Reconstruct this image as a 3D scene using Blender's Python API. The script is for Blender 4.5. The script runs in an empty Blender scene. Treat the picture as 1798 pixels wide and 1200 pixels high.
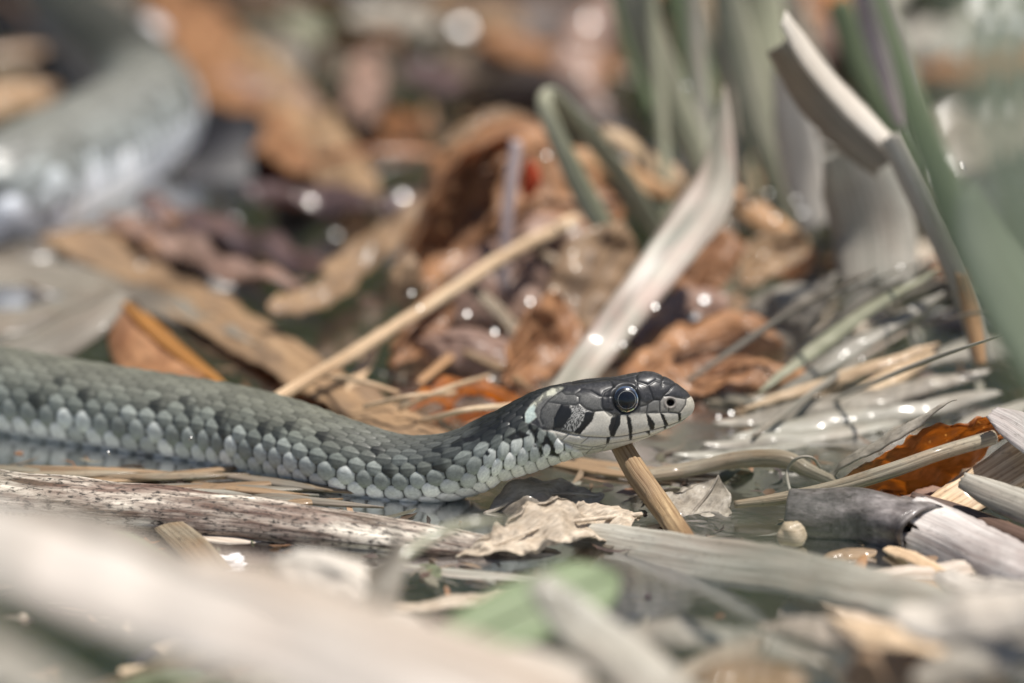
import bpy, math, random
import numpy as np
from mathutils import noise as mnoise, Vector
random.seed(7); RNG = np.random.default_rng(7)
scene = bpy.context.scene
COL = scene.collection
R = math.radians
MM = 0.001
# ------------------------------------------------------------------ camera, sky, sun, exposure
PITCH = R(16.5); CAM_Y = -511.4; CAM_H = 172.5; LENS = 150.0     # mm
FPX = 1798 * LENS / 36.0
cam = bpy.data.cameras.new('camera'); cam_o = bpy.data.objects.new('camera', cam); COL.objects.link(cam_o)
cam_o.location = (0, CAM_Y * MM, CAM_H * MM); cam_o.rotation_euler = (R(90) - PITCH, 0, 0)
cam.lens = LENS; cam.sensor_width = 36; cam.clip_start = 0.01; cam.clip_end = 200
cam.dof.use_dof = True; cam.dof.focus_distance = 0.533; cam.dof.aperture_fstop = 10.5; cam.dof.aperture_blades = 0
scene.camera = cam_o
SUN_DIR = Vector((0.28, -0.05, 0.957)).normalized()             # towards the sun
SUN_EL = math.asin(SUN_DIR.z); SUN_AZ = math.atan2(SUN_DIR.x, SUN_DIR.y)
world = bpy.data.worlds.new('World'); scene.world = world; world.use_nodes = True
wn = world.node_tree.nodes; wl = world.node_tree.links
sky = wn.new('ShaderNodeTexSky'); sky.sky_type = 'NISHITA'; sky.sun_disc = False
sky.sun_elevation = SUN_EL; sky.sun_rotation = SUN_AZ
wl.new(sky.outputs[0], wn['Background'].inputs[0]); wn['Background'].inputs[1].default_value = 0.072
sun = bpy.data.lights.new('sun', 'SUN'); sun.energy = 5.0; sun.angle = R(0.6); sun.color = (1.0, 0.95, 0.88)
sun_o = bpy.data.objects.new('sun', sun); COL.objects.link(sun_o)
sun_o.rotation_euler = SUN_DIR.to_track_quat('Z', 'Y').to_euler(); sun_o.location = (0.3, -0.3, 1)
vs = scene.view_settings; vs.view_transform = 'Standard'; vs.look = 'None'; vs.gamma = 1; vs.use_curve_mapping = False
vs.exposure = 0.36
scene.cycles.use_denoising = True
scene.cycles.max_bounces = 8; scene.cycles.transparent_max_bounces = 12
scene.cycles.sample_clamp_indirect = 6
# ------------------------------------------------------------------ helpers
CAMP = np.array([0, CAM_Y, CAM_H]); cp, sp = math.cos(PITCH), math.sin(PITCH)
FWD = np.array([0, cp, -sp]); UPV = np.array([0, sp, cp]); RIGHT = np.array([1.0, 0, 0])
class Y(float): pass                                              # a depth in mm behind the head instead of a height
def pix(px, py, h):
    """photo pixel -> point in mm; h is a height above the water, or Y(depth)"""
    d = FWD + (px - 899) / FPX * RIGHT - (py - 600) / FPX * UPV
    t = (float(h) - CAMP[1]) / d[1] if isinstance(h, Y) else (float(h) - CAMP[2]) / d[2]
    return CAMP + d * t
def mm_per_px(p): return float(np.dot(p - CAMP, FWD)) / FPX
def lin(c):
    c = np.array(c, float) / 255.0
    return tuple(np.where(c <= .04045, c / 12.92, ((c + .055) / 1.055) ** 2.4)) + (1.0,)
def unit(v): return v / (np.linalg.norm(v) + 1e-12)
def spline(P, n):
    """Catmull-Rom through rows of P, n samples"""
    P = np.asarray(P, float); k = len(P)
    if k == 2:
        t = np.linspace(0, 1, n)[:, None]; return P[0] * (1 - t) + P[1] * t
    E = np.vstack([2 * P[0] - P[1], P, 2 * P[-1] - P[-2]])
    seg = np.linalg.norm(np.diff(P[:, :3], axis=0), axis=1); cum = np.r_[0, np.cumsum(seg)] / seg.sum()
    out = []
    for t in np.linspace(0, 1, n):
        i = min(max(np.searchsorted(cum, t, 'right') - 1, 0), k - 2); u = (t - cum[i]) / (cum[i + 1] - cum[i] + 1e-12)
        a, b, c, d = E[i], E[i + 1], E[i + 2], E[i + 3]
        out.append(.5 * (2 * b + (c - a) * u + (2 * a - 5 * b + 4 * c - d) * u * u + (3 * b - a - 3 * c + d) * u ** 3))
    return np.array(out)
def nz(x, y=0., z=0.): return mnoise.noise(Vector((x, y, z)))
def make_mesh(name, V, F, mat=None, uv=None, col=None, smooth=True):
    """V in mm; F quads (list or array); uv/col one per vertex"""
    me = bpy.data.meshes.new(name); V = np.asarray(V, np.float32) * MM
    F = np.asarray(F, np.int32)
    me.vertices.add(len(V)); me.vertices.foreach_set('co', V.ravel())
    me.loops.add(F.size); me.loops.foreach_set('vertex_index', F.ravel())
    me.polygons.add(len(F)); me.polygons.foreach_set('loop_start', np.arange(0, F.size, F.shape[1], dtype=np.int32))
    me.polygons.foreach_set('loop_total', np.full(len(F), F.shape[1], np.int32))
    me.polygons.foreach_set('use_smooth', np.full(len(F), smooth, bool))
    if uv is not None:
        l = me.uv_layers.new(name='UVMap'); l.data.foreach_set('uv', np.asarray(uv, np.float32)[F.ravel()].ravel())
    if col is not None:
        a = me.color_attributes.new('Col', 'FLOAT_COLOR', 'POINT')
        c4 = np.ones((len(V), 4), np.float32); c4[:, :col.shape[1]] = col; a.data.foreach_set('color', c4.ravel())
    me.validate(); me.update()
    if mat is not None: me.materials.append(mat)
    return me
def add(name, me, parent=None):
    o = bpy.data.objects.new(name, me); COL.objects.link(o)
    if parent is not None: o.parent = parent
    return o
def tag(o, label, cat, group=None):
    o['label'] = label; o['category'] = cat
    if group: o['group'] = group
    return o
def gridF(n, m, closed=False, base=0):
    i, j = np.meshgrid(np.arange(n - 1), np.arange(m if closed else m - 1), indexing='ij'); j2 = (j + 1) % m
    return (np.stack([i * m + j, i * m + j2, (i + 1) * m + j2, (i + 1) * m + j], -1).reshape(-1, 4) + base)
# ------------------------------------------------------------------ materials
MATS = {}
class NT:
    def __init__(s, name):
        s.m = bpy.data.materials.new(name); s.m.use_nodes = True; s.t = s.m.node_tree; s.n = s.t.nodes; s.n.clear()
        s.out = s.n.new('ShaderNodeOutputMaterial')
    def node(s, typ, **kw):
        n = s.n.new('ShaderNode' + typ)
        for k, v in kw.items():
            if isinstance(v, bpy.types.NodeSocket) : s.t.links.new(v, n.inputs[k])
            elif k in n.inputs.keys(): n.inputs[k].default_value = v
            else: setattr(n, k, v)
        return n
    def link(s, a, b): s.t.links.new(a, b)
    def mix(s, f, a, b, mode='MIX'):
        n = s.n.new('ShaderNodeMix'); n.data_type = 'RGBA'; n.blend_type = mode
        for idx, v in ((0, f), (6, a), (7, b)):
            if isinstance(v, bpy.types.NodeSocket): s.t.links.new(v, n.inputs[idx])
            else: n.inputs[idx].default_value = v
        return n.outputs[2]
    def ramp(s, f, stops):
        n = s.n.new('ShaderNodeValToRGB'); s.t.links.new(f, n.inputs[0]); e = n.color_ramp.elements
        while len(e) > len(stops): e.remove(e[-1])
        while len(e) < len(stops): e.new(.5)
        for el, (p, c) in zip(e, stops): el.position = p; el.color = c if len(c) == 4 else tuple(c) + (1,)
        return n.outputs[0]
    def math(s, op, a, b=0., clamp=False):
        n = s.n.new('ShaderNodeMath'); n.operation = op; n.use_clamp = clamp
        for i, v in enumerate((a, b)):
            if isinstance(v, bpy.types.NodeSocket): s.t.links.new(v, n.inputs[i])
            else: n.inputs[i].default_value = v
        return n.outputs[0]
def fibre(name, c1, c2, c3=None, blot=.5, speck=.0, rough=.55, transl=.0, coat=.0, bump=.25, across=1.1, along=.035, dark=(50, 42, 36), tcol=None, con=.16, sth=.56):
    """plant tissue with fibres along the piece (UVs are in mm): c1 light fibres, c2 dark fibres, c3 blotches"""
    if name in MATS: return MATS[name]
    g = NT(name)
    uv = g.node('UVMap').outputs[0]; oi = g.node('ObjectInfo'); w = g.math('MULTIPLY', oi.outputs['Random'], 90.)
    mp = g.node('Mapping', Vector=uv, Scale=(across, along, 1)).outputs[0]
    st = g.node('TexNoise', noise_dimensions='4D', Vector=mp, W=w, Scale=1., Detail=7., Roughness=.68).outputs[0]
    mp2 = g.node('Mapping', Vector=uv, Scale=(.16, .07, 1)).outputs[0]
    bl = g.node('TexNoise', noise_dimensions='4D', Vector=mp2, W=w, Scale=1., Detail=5., Roughness=.62, Distortion=.6).outputs[0]
    mp4 = g.node('Mapping', Vector=uv, Scale=(across * 3.2, along * 2, 1)).outputs[0]
    fi = g.node('TexNoise', noise_dimensions='4D', Vector=mp4, W=w, Scale=1., Detail=3., Roughness=.6).outputs[0]
    sf = g.ramp(st, [(.5 - con, (0, 0, 0)), (.5 + con, (1, 1, 1))])
    c = g.mix(sf, lin(c2), lin(c1))
    if c3: c = g.mix(g.math('MULTIPLY', g.ramp(bl, [(.42, (0, 0, 0)), (.66, (1, 1, 1))]), blot), c, lin(c3))
    c = g.mix(.55, c, g.ramp(fi, [(.3, (.45, .45, .45)), (.7, (1.45, 1.45, 1.45))]), 'MULTIPLY')
    if speck:
        mp3 = g.node('Mapping', Vector=uv, Scale=(1.5, .8, 1)).outputs[0]
        sn = g.node('TexNoise', noise_dimensions='4D', Vector=mp3, W=w, Scale=1., Detail=4., Roughness=.7).outputs[0]
        c = g.mix(g.math('MULTIPLY', g.ramp(sn, [(sth, (0, 0, 0)), (sth + .12, (1, 1, 1))]), speck), c, lin(dark))
    hv = g.node('HueSaturation', Color=c, Value=g.math('ADD', g.math('MULTIPLY', oi.outputs['Random'], .24), .88)).outputs[0]
    bm = g.node('Bump', Strength=bump, Distance=.0004, Height=g.math('ADD', st, g.math('MULTIPLY', fi, .5))).outputs[0]
    p = g.node('BsdfPrincipled', **{'Base Color': hv, 'Roughness': rough, 'Normal': bm, 'Coat Weight': coat, 'Coat Roughness': .12})
    p.inputs['Specular IOR Level'].default_value = .35
    sh = p.outputs[0]
    if transl:
        tr = g.node('BsdfTranslucent', Color=g.mix(.0 if tcol is None else .8, hv, lin(tcol) if tcol else (1, 1, 1, 1)), Normal=bm)
        mx = g.node('MixShader'); mx.inputs[0].default_value = transl; g.link(sh, mx.inputs[1]); g.link(tr.outputs[0], mx.inputs[2]); sh = mx.outputs[0]
    g.link(sh, g.out.inputs[0]); MATS[name] = g.m
    return g.m
reed_pale = fibre('pale_reed', (224, 217, 206), (176, 166, 152), (196, 182, 166), .5, .25, transl=.12)
reed_pink = fibre('pinkish_dry_reed', (206, 194, 180), (156, 138, 120), (176, 162, 150), .5, .2, transl=.1)
reed_grey = fibre('weathered_grey_reed', (176, 172, 160), (116, 112, 100), (148, 132, 118), .5, .35, rough=.5, coat=.15)
reed_white = fibre('bleached_white_reed', (222, 216, 210), (164, 154, 148), (140, 122, 116), .6, .4, bump=.5)
log_mat = fibre('weathered_stalk', (220, 210, 194), (84, 70, 58), (96, 70, 60), .85, 1.0, bump=1., dark=(36, 30, 27), along=.06, across=.55, con=.09, sth=.5)
straw = fibre('straw', (220, 196, 164), (158, 128, 96), (176, 148, 118), .6, .5, coat=.1, con=.11, across=1.6)
veil_green = fibre('pale_grey_green_grass', (158, 166, 144), (122, 132, 108), (168, 170, 152), .5, .15, transl=.2, across=.3, along=.02, tcol=(150, 164, 120))
straw_brown = fibre('brown_straw', (190, 150, 108), (128, 92, 62), (160, 126, 92), .5, .3, coat=.2)
stub_mat = fibre('brown_fibrous_stem', (196, 170, 132), (116, 84, 54), (96, 66, 40), .5, .45, across=3.0, along=.05, bump=.8)
leaf_brown = fibre('brown_dead_leaf', (196, 150, 110), (140, 98, 66), (104, 74, 56), .75, .4, across=.3, along=.2, transl=.3, coat=.12, rough=.5, tcol=(196, 108, 44))
leaf_rust = fibre('rust_dead_leaf', (206, 142, 78), (158, 92, 42), (86, 56, 36), .6, .7, across=.9, along=.2, transl=.55, coat=.1, rough=.5, tcol=(240, 178, 92), con=.1, sth=.52)
leaf_tan = fibre('tan_dead_leaf', (182, 152, 118), (134, 106, 78), (112, 94, 78), .8, .4, across=.6, along=.06, transl=.2, coat=.25, tcol=(190, 132, 70))
leaf_pinkish = fibre('pinkish_brown_leaf', (188, 158, 140), (138, 108, 92), (116, 98, 92), .7, .3, across=.3, along=.15, transl=.25, coat=.3, rough=.45, tcol=(200, 130, 76))
leaf_grey = fibre('grey_dead_leaf', (186, 178, 164), (130, 120, 106), (104, 94, 82), .7, .5, across=.4, along=.3, transl=.15, coat=.1, bump=.5)
leaf_pale = fibre('pale_crinkled_leaf', (222, 208, 188), (176, 158, 136), (140, 124, 106), .5, .35, across=.9, along=.5, transl=.15, bump=.8)
leaf_purple = fibre('purplish_brown_leaf', (124, 98, 90), (76, 58, 56), (102, 88, 92), .6, .3, across=.5, along=.08, transl=.15, coat=.5, rough=.35)
sage = fibre('sage_grass', (178, 176, 152), (116, 118, 92), (186, 178, 158), .5, .25, transl=.2, coat=.25, tcol=(158, 166, 120))
green = fibre('green_grass', (112, 124, 92), (82, 94, 68), (124, 132, 104), .4, .1, transl=.25, coat=.2, tcol=(120, 140, 84))
green_soft = fibre('soft_green_leaf', (138, 152, 116), (114, 130, 94), (148, 158, 126), .4, .0, transl=.25, tcol=(150, 168, 116))
purple_stick = fibre('purplish_twig', (190, 176, 174), (140, 122, 122), (120, 104, 100), .4, .2, coat=.3)
burnt = fibre('charred_reed_skin', (176, 168, 164), (92, 84, 80), (44, 40, 40), .9, .8, rough=.4, coat=.25, across=.5, along=.3, bump=.6)
twig_mat = fibre('grey_brown_twig', (164, 154, 134), (92, 84, 70), (128, 98, 66), .6, .5, rough=.5, coat=.08, across=2.2, bump=.7)
fore_reed = fibre('streaked_bleached_reed', (218, 210, 200), (150, 136, 122), (190, 174, 160), .6, .3, across=.16, along=.008, bump=.3, con=.1)
reed_dull = fibre('dull_grey_reed', (146, 139, 126), (98, 93, 83), (120, 104, 88), .6, .4, coat=.1)
wet_straw = fibre('wet_brown_straw', (168, 142, 110), (104, 82, 60), (130, 104, 78), .6, .4, coat=.3, across=2.)
white_frag = fibre('white_petal', (248, 247, 248), (232, 230, 232), None, 0, 0, rough=.35, coat=.4, bump=.05)
def vcol_mat(name, rough, coat, spec=.4, transl=0., noise_amt=.25, nscale=2500., bump=.1):
    g = NT(name); a = g.node('Attribute', attribute_name='Col')
    geo = g.node('TexCoord').outputs['Object']
    n = g.node('TexNoise', Vector=geo, Scale=nscale, Detail=4., Roughness=.65).outputs[0]
    c = g.mix(noise_amt, a.outputs[0], g.ramp(n, [(.3, (.35, .35, .35)), (.7, (1.65, 1.65, 1.65))]), 'MULTIPLY')
    bm = g.node('Bump', Strength=bump, Distance=.0001, Height=n).outputs[0]
    p = g.node('BsdfPrincipled', **{'Base Color': c, 'Roughness': rough, 'Normal': bm, 'Coat Weight': coat, 'Coat Roughness': .2, 'Specular IOR Level': spec})
    sh = p.outputs[0]
    if transl:
        tr = g.node('BsdfTranslucent', Color=c); mx = g.node('MixShader'); mx.inputs[0].default_value = transl
        g.link(sh, mx.inputs[1]); g.link(tr.outputs[0], mx.inputs[2]); sh = mx.outputs[0]
    g.link(sh, g.out.inputs[0]); return g.m
# ------------------------------------------------------------------ the setting: mud bed and murky water
def build_setting():
    n = 240; xs = np.linspace(-1, 1, n); xs = np.sign(xs) * np.abs(xs) ** 3 * 3000
    X, Yy = np.meshgrid(xs, xs + 40, indexing='ij'); Z = np.zeros_like(X)
    for i in range(n):
        for j in range(n):
            x, y = X[i, j], Yy[i, j]
            Z[i, j] = -11 + 4 * nz(x * .02, y * .02) + 1.6 * nz(x * .08, y * .08, 3) + .8 * nz(x * .25, y * .25, 9)
    g = NT('mud'); tc = g.node('TexCoord').outputs['Object']
    n1 = g.node('TexNoise', Vector=tc, Scale=90., Detail=8., Roughness=.7).outputs[0]
    c = g.ramp(n1, [(.3, lin((30, 25, 20))), (.5, lin((58, 48, 38))), (.7, lin((84, 72, 56)))])
    p = g.node('BsdfPrincipled', **{'Base Color': c, 'Roughness': .7, 'Normal': g.node('Bump', Strength=.6, Distance=.002, Height=n1).outputs[0]})
    g.link(p.outputs[0], g.out.inputs[0])
    o = add('mud_bed', make_mesh('mud_bed', np.stack([X, Yy, Z], -1).reshape(-1, 3), gridF(n, n), g.m)); o['kind'] = 'structure'
    # water: a thin sheet whose murk scatters olive light and lets part of what lies below through
    g = NT('murky_water'); tc = g.node('TexCoord').outputs['Object']
    w1 = g.node('TexNoise', Vector=tc, Scale=55., Detail=3., Roughness=.5, Distortion=.8).outputs[0]
    w2 = g.node('TexNoise', Vector=tc, Scale=260., Detail=3., Roughness=.5, Distortion=1.2).outputs[0]
    bm = g.node('Bump', Strength=.2, Distance=.0014, Height=g.math('ADD', w1, g.math('MULTIPLY', w2, .22))).outputs[0]
    murk = g.node('BsdfDiffuse', Color=g.ramp(w1, [(.35, lin((100, 114, 72))), (.65, lin((116, 130, 86)))]))
    clear = g.node('BsdfTransparent', Color=lin((196, 202, 178)))
    thick = g.node('TexNoise', Vector=tc, Scale=28., Detail=4.).outputs[0]
    mx = g.node('MixShader'); sep = g.node('SeparateXYZ', Vector=tc); silt = g.node('MapRange', Value=g.math('ADD', sep.outputs[1], g.math('MULTIPLY', g.math('SUBTRACT', w1, .5), .05)))
    for kk, vv in (('From Min', .015), ('From Max', .075), ('To Min', 1.0), ('To Max', .05)): silt.inputs[kk].default_value = vv
    g.link(g.math('MULTIPLY', silt.outputs[0], g.ramp(thick, [(.35, (.8, .8, .8)), (.65, (1, 1, 1))])), mx.inputs[0])
    g.link(clear.outputs[0], mx.inputs[1]); g.link(murk.outputs[0], mx.inputs[2])
    gl = g.node('BsdfGlossy', Roughness=.17, Normal=bm); fr = g.node('Fresnel', IOR=1.33, Normal=bm)
    m2 = g.node('MixShader'); g.link(fr.outputs[0], m2.inputs[0]); g.link(mx.outputs[0], m2.inputs[1]); g.link(gl.outputs[0], m2.inputs[2])
    g.link(m2.outputs[0], g.out.inputs[0])
    n = 200; xs = np.linspace(-1, 1, n); xs = np.sign(xs) * np.abs(xs) ** 3 * 3000
    X, Yy = np.meshgrid(xs, xs + 40, indexing='ij'); Z = np.zeros_like(X)
    for i in range(n):
        for j in range(n): Z[i, j] = .25 * nz(X[i, j] * .06, Yy[i, j] * .06, 5) + .08 * nz(X[i, j] * .2, Yy[i, j] * .2, 8)
    o = add('water', make_mesh('water', np.stack([X, Yy, Z], -1).reshape(-1, 3), gridF(n, n), g.m)); o['kind'] = 'structure'
build_setting()
# ------------------------------------------------------------------ the snake: one continuous skin from snout to tail
def smooth_interp(x, xp, fp, sig=None):
    return np.interp(x, xp, fp)
def seg_dist(P, polys):
    """distance of points P (n,2) to the nearest of many polylines"""
    D = np.full(len(P), 1e9)
    for pl in polys:
        for a, b in zip(pl[:-1], pl[1:]):
            a = np.array(a, float); b = np.array(b, float); ab = b - a
            t = np.clip(((P - a) @ ab) / (ab @ ab + 1e-9), 0, 1)
            D = np.minimum(D, np.hypot(*(P - a - t[:, None] * ab).T))
    return D
def inside(P, poly):
    poly = np.array(poly, float); r = np.zeros(len(P), bool); j = len(poly) - 1
    for i in range(len(poly)):
        (xi, yi), (xj, yj) = poly[i], poly[j]
        c = ((yi > P[:, 1]) != (yj > P[:, 1])) & (P[:, 0] < (xj - xi) * (P[:, 1] - yi) / (yj - yi + 1e-12) + xi)
        r ^= c; j = i
    return r
def poly_d(P, poly):
    """signed distance, negative inside"""
    d = seg_dist(P, [list(poly) + [poly[0]]]); return np.where(inside(P, poly), -d, d)
def sstep(a, b, x):
    t = np.clip((x - a) / (b - a), 0, 1); return t * t * (3 - 2 * t)
def hash01(i, j, k=0):
    v = np.sin(i * 127.1 + j * 311.7 + k * 74.7) * 43758.5453; return v - np.floor(v)
def fbm2(x, y, s=0):
    """cheap value noise for arrays, 0..1"""
    out = np.zeros_like(x); amp = .5; tot = 0
    for o in range(4):
        xi = np.floor(x); yi = np.floor(y); fx = x - xi; fy = y - yi; fx = fx * fx * (3 - 2 * fx); fy = fy * fy * (3 - 2 * fy)
        h = lambda a, b: hash01(a, b, s + o)
        out += amp * ((h(xi, yi) * (1 - fx) + h(xi + 1, yi) * fx) * (1 - fy) + (h(xi, yi + 1) * (1 - fx) + h(xi + 1, yi + 1) * fx) * fy)
        tot += amp; amp *= .5; x = x * 2.03; y = y * 2.03
    return out / tot
def build_snake():
    NR = 288; EFF = R(9.0)                            # the head is rolled a little away from upright
    k = 1 / (4.7316 * 13.98)                           # head drawing units -> mm
    Qp = pix(880 + 1000 / 4.7316, 620 + 450 / 4.7316, Y(0))
    HUP = math.cos(EFF) * UPV + math.sin(EFF) * (-FWD); HLAT = math.cos(EFF) * (-FWD) - math.sin(EFF) * UPV
    # --- head profile (drawing units, x to the snout, y down)
    top = [(0, 462), (100, 408), (250, 330), (400, 282), (500, 260), (700, 218), (900, 203), (1000, 190), (1090, 172), (1150, 160), (1200, 156), (1260, 160), (1330, 185), (1430, 236), (1500, 288), (1550, 330), (1580, 365), (1598, 400), (1606, 438)]
    bot = [(0, 1062), (80, 1042), (200, 1006), (300, 978), (400, 936), (500, 900), (600, 866), (750, 832), (900, 800), (1080, 745), (1200, 706), (1300, 668), (1400, 624), (1500, 574), (1550, 538), (1580, 508), (1598, 475), (1606, 438)]
    wid = [(0, 285), (150, 262), (300, 256), (450, 280), (650, 305), (850, 295), (1030, 262), (1200, 222), (1350, 178), (1450, 146), (1530, 110), (1575, 72), (1598, 34), (1606, 0)]
    cen = [(0, 765), (300, 650), (450, 610), (650, 555), (850, 505), (1030, 470), (1200, 460), (1400, 452), (1606, 438)]
    S = np.linspace(0, math.sqrt(1606), 430); XH = 1606 - S ** 2
    def prof(t):
        t = np.array(t, float); s = np.sqrt(1606 - t[:, 0])[::-1]; f = np.interp(S, s, t[:, 1][::-1])
        ker = np.hanning(19); ker /= ker.sum(); fp = np.pad(f, 9, mode='reflect', reflect_type='odd'); return np.convolve(fp, ker, 'valid')
    T, B, W, C = prof(top), prof(bot), prof(wid), prof(cen)
    W = np.maximum(W, 0); W[0] = 0; T[0] = B[0] = C[0] = 438
    rings = []                                          # (centre, Up, Lat, a_upper, a_lower, w, exponent, X or nan, arc)
    se = math.sin(EFF); ce = math.cos(EFF)
    cen3 = Qp + (XH - 1000)[:, None] * k * RIGHT - ((C - 450) * k / ce)[:, None] * HUP
    au = np.sqrt(np.maximum((C - T) ** 2 - (W * se) ** 2, (.55 * (C - T)) ** 2)) / ce * k
    al = np.sqrt(np.maximum((B - C) ** 2 - (W * se) ** 2, (.55 * (B - C)) ** 2)) / ce * k
    nexp = np.interp(XH, [0, 350, 600, 1300, 1606], [2.0, 2.1, 2.45, 2.45, 2.1])
    # --- body spine behind the neck: photo point, depth or height, radius
    sp_pts = [(860, 793, Y(-.35), 4.15), (810, 815, Y(.5), 4.2), (755, 826, Y(2.0), 4.35), (690, 826, Y(4.0), 4.6), (600, 806, 3.2, 5.1), (500, 777, 3.5, 5.6), (400, 753, 3.6, 5.75), (250, 729, 3.8, 5.8), (100, 706, 4.0, 5.9), (-40, 684, 4.2, 6.1)]
    pts = [list(pix(a, b, h)) + [r] for a, b, h, r in sp_pts]
    pts += [[-92, 42, 4.6, 6.4], [-116, 62, 5, 6.8], [-122, 92, 5.2, 7.2], [-106, 124, 5.4, 7.6]]
    pts += [list(pix(a, b, h)) + [r] for a, b, h, r in [(-20, 345, 7.0, 9.2), (90, 298, 7.2, 9.3), (190, 246, 7.4, 9.2), (258, 205, 7.6, 8.8)]]
    pts += [list(pix(a, b, h)) + [r] for a, b, h, r in [(248, 148, 7.6, 8.0), (182, 78, 7.2, 7.4), (100, 8, 6.6, 6.8), (10, -60, 6, 6.4)]]
    e = np.array(pts[-1]); pts += [list(e + [-60, 60, -1, -1.5]), list(e + [-130, 100, -2, -3]), list(e + [-210, 120, -3, -4.8]), list(e + [-270, 125, -4.2, -6.1])]
    c0 = cen3[-1]; pts = [list(c0) + [4.15]] + pts
    dense = spline(pts, 6000)
    arc = np.r_[0, np.cumsum(np.linalg.norm(np.diff(dense[:, :3], axis=0), axis=1))]
    # sampling step: fine where the photo is sharp
    sel = [0]; s = 0.0
    px_of = lambda p: 899 + (p[0] / (np.dot(p - CAMP, FWD))) * FPX
    while s < arc[-1] - .5:
        p = np.array([np.interp(s, arc, dense[:, q]) for q in range(3)]); x = px_of(p)
        ds = .17 if (x > 330 and p[1] < 60) else .26 if (x > -60 and p[1] < 60) else .45 if x > -80 else 2.0
        s += ds; sel.append(s)
    sel = np.array(sel[1:]); bp = np.stack([np.interp(sel, arc, dense[:, q]) for q in range(4)], 1)
    tang = np.gradient(bp[:, :3], sel, axis=0)
    ker = np.hanning(25); ker /= ker.sum()
    for q in range(3): tang[:, q] = np.convolve(np.pad(tang[:, q], 12, mode='edge'), ker, 'valid')
    tang = -tang / np.linalg.norm(tang, axis=1)[:, None]                  # towards the head
    nh, nb = len(XH), len(bp); n = nh + nb
    cent = np.vstack([cen3, bp[:, :3]])
    D = np.vstack([np.tile(RIGHT, (nh, 1)), tang]); UR = np.vstack([np.tile(HUP, (nh, 1)), np.tile([0, 0, 1.], (nb, 1))])
    tb = sstep(0, 9., sel)[:, None]; D[nh:] = (1 - tb) * RIGHT + tb * tang; UR[nh:] = (1 - tb) * HUP + tb * UR[nh:]
    D /= np.linalg.norm(D, axis=1)[:, None]
    LAT = np.cross(D, UR); LAT /= np.linalg.norm(LAT, axis=1)[:, None]; UP = np.cross(LAT, D)
    # vertical slices of the neck are taller than the tube's own radius
    sl = 1 / np.clip(np.abs((D[nh:] * tang).sum(1)), .7, 1)
    rb = bp[:, 3]
    tb1 = sstep(0, 5., sel)
    AU = np.r_[au, (1 - tb1) * au[-1] + tb1 * rb * sl]; AL = np.r_[al, (1 - tb1) * al[-1] + tb1 * rb * sl * .97]
    WW = np.r_[W * k, (1 - tb1) * W[-1] * k + tb1 * rb]
    NE = np.r_[nexp, np.full(nb, 2.0)]
    phi = np.linspace(0, 2 * np.pi, NR, endpoint=False)
    cphi, sphi = np.cos(phi), np.sin(phi)
    ex = (2 / NE)[:, None]
    cu = np.sign(cphi) * np.abs(cphi)[None, :] ** ex; su = np.sign(sphi) * np.abs(sphi)[None, :] ** ex
    v = np.where(cu > 0, cu * AU[:, None], cu * AL[:, None]); l = su * WW[:, None]
    rad = UP[:, None, :] * v[..., None] / np.maximum(AU, .2)[:, None, None] + LAT[:, None, :] * l[..., None] / np.maximum(WW, .2)[:, None, None]
    rad /= np.linalg.norm(rad, axis=2)[..., None] + 1e-9
    Pz = cent[:, None, :] + UP[:, None, :] * v[..., None] + LAT[:, None, :] * l[..., None]
    # --- scale lattice
    arc_h = np.r_[0, np.cumsum(np.linalg.norm(np.diff(cen3, axis=0), axis=1))]
    sarc = np.r_[arc_h, arc_h[-1] + sel]
    neck = arc_h[-1]
    pitch = np.interp(sarc, [0, neck - 6, neck, neck + 8, neck + 30, neck + 80, neck + 160, sarc[-1]], [1.4, 1.5, 1.85, 2.3, 2.5, 2.8, 3.4, 2.4])
    U = np.r_[0, np.cumsum(.5 * (1 / pitch[1:] + 1 / pitch[:-1]) * np.diff(sarc))][:, None] * np.ones((1, NR))
    th = np.degrees(np.minimum(phi, 2 * np.pi - phi))
    side = np.where(phi < np.pi, 0, 1)
    wid_rows = np.array([5, 9, 10, 11, 12.5, 14, 17, 22, 28])           # degrees, from the spine down
    edges = np.r_[0, np.cumsum(wid_rows)]; centres = np.r_[0, (edges[1:-1] + edges[2:]) / 2]
    rho = np.interp(th, np.r_[centres, 180], np.r_[np.arange(9), 10.8])[None, :] * np.ones((n, 1))
    best = np.full((n, NR), -9.); bi = np.zeros((n, NR)); bj = np.zeros((n, NR)); bf = np.full((n, NR), 9.); bda = np.zeros((n, NR)); bdb = np.zeros((n, NR))
    sidem = side[None, :] * np.ones((n, 1))
    for dj in (0, 1):
        j = np.floor(rho) + dj; off = .5 * np.mod(j, 2)
        i = np.round(U - off); da = U - off - i; db = rho - j
        vent = j >= 9
        p = np.where(j >= 5, 2.1, 1.75)
        la = np.where(j >= 6, .475, .53); lb = np.where(vent, 1.22, np.where(j >= 6, .71, .74))
        low = j < 5; la = np.where(low, .60, la); lb = np.where(low, .72, lb)
        f = (np.abs(da - .03) / la) ** p + (np.abs(db) / lb) ** p
        Uv = U - .5 + .22 * (rho - 8.7); i9 = np.round(Uv); da9 = Uv - i9; f9 = (np.abs(da9 - .02) / .475) ** 3 + (np.clip(8.95 - rho, 0, 2) / .55) ** 2
        f = np.where(vent, f9, f); da = np.where(vent, da9, da); i = np.where(vent, i9, i); j = np.where(vent, 9, j); db = np.where(vent, 0, db)
        sc = 1 - f + .35 * da
        m = sc > best
        best = np.where(m, sc, best); bi = np.where(m, i, bi); bj = np.where(m, j, bj); bf = np.where(m, f, bf); bda = np.where(m, da, bda); bdb = np.where(m, db, bdb)
    bj = np.abs(bj) + (np.abs(bj) > 0)
    dome = np.clip(1 - bf ** 1.6, -.25, 1)
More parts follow.
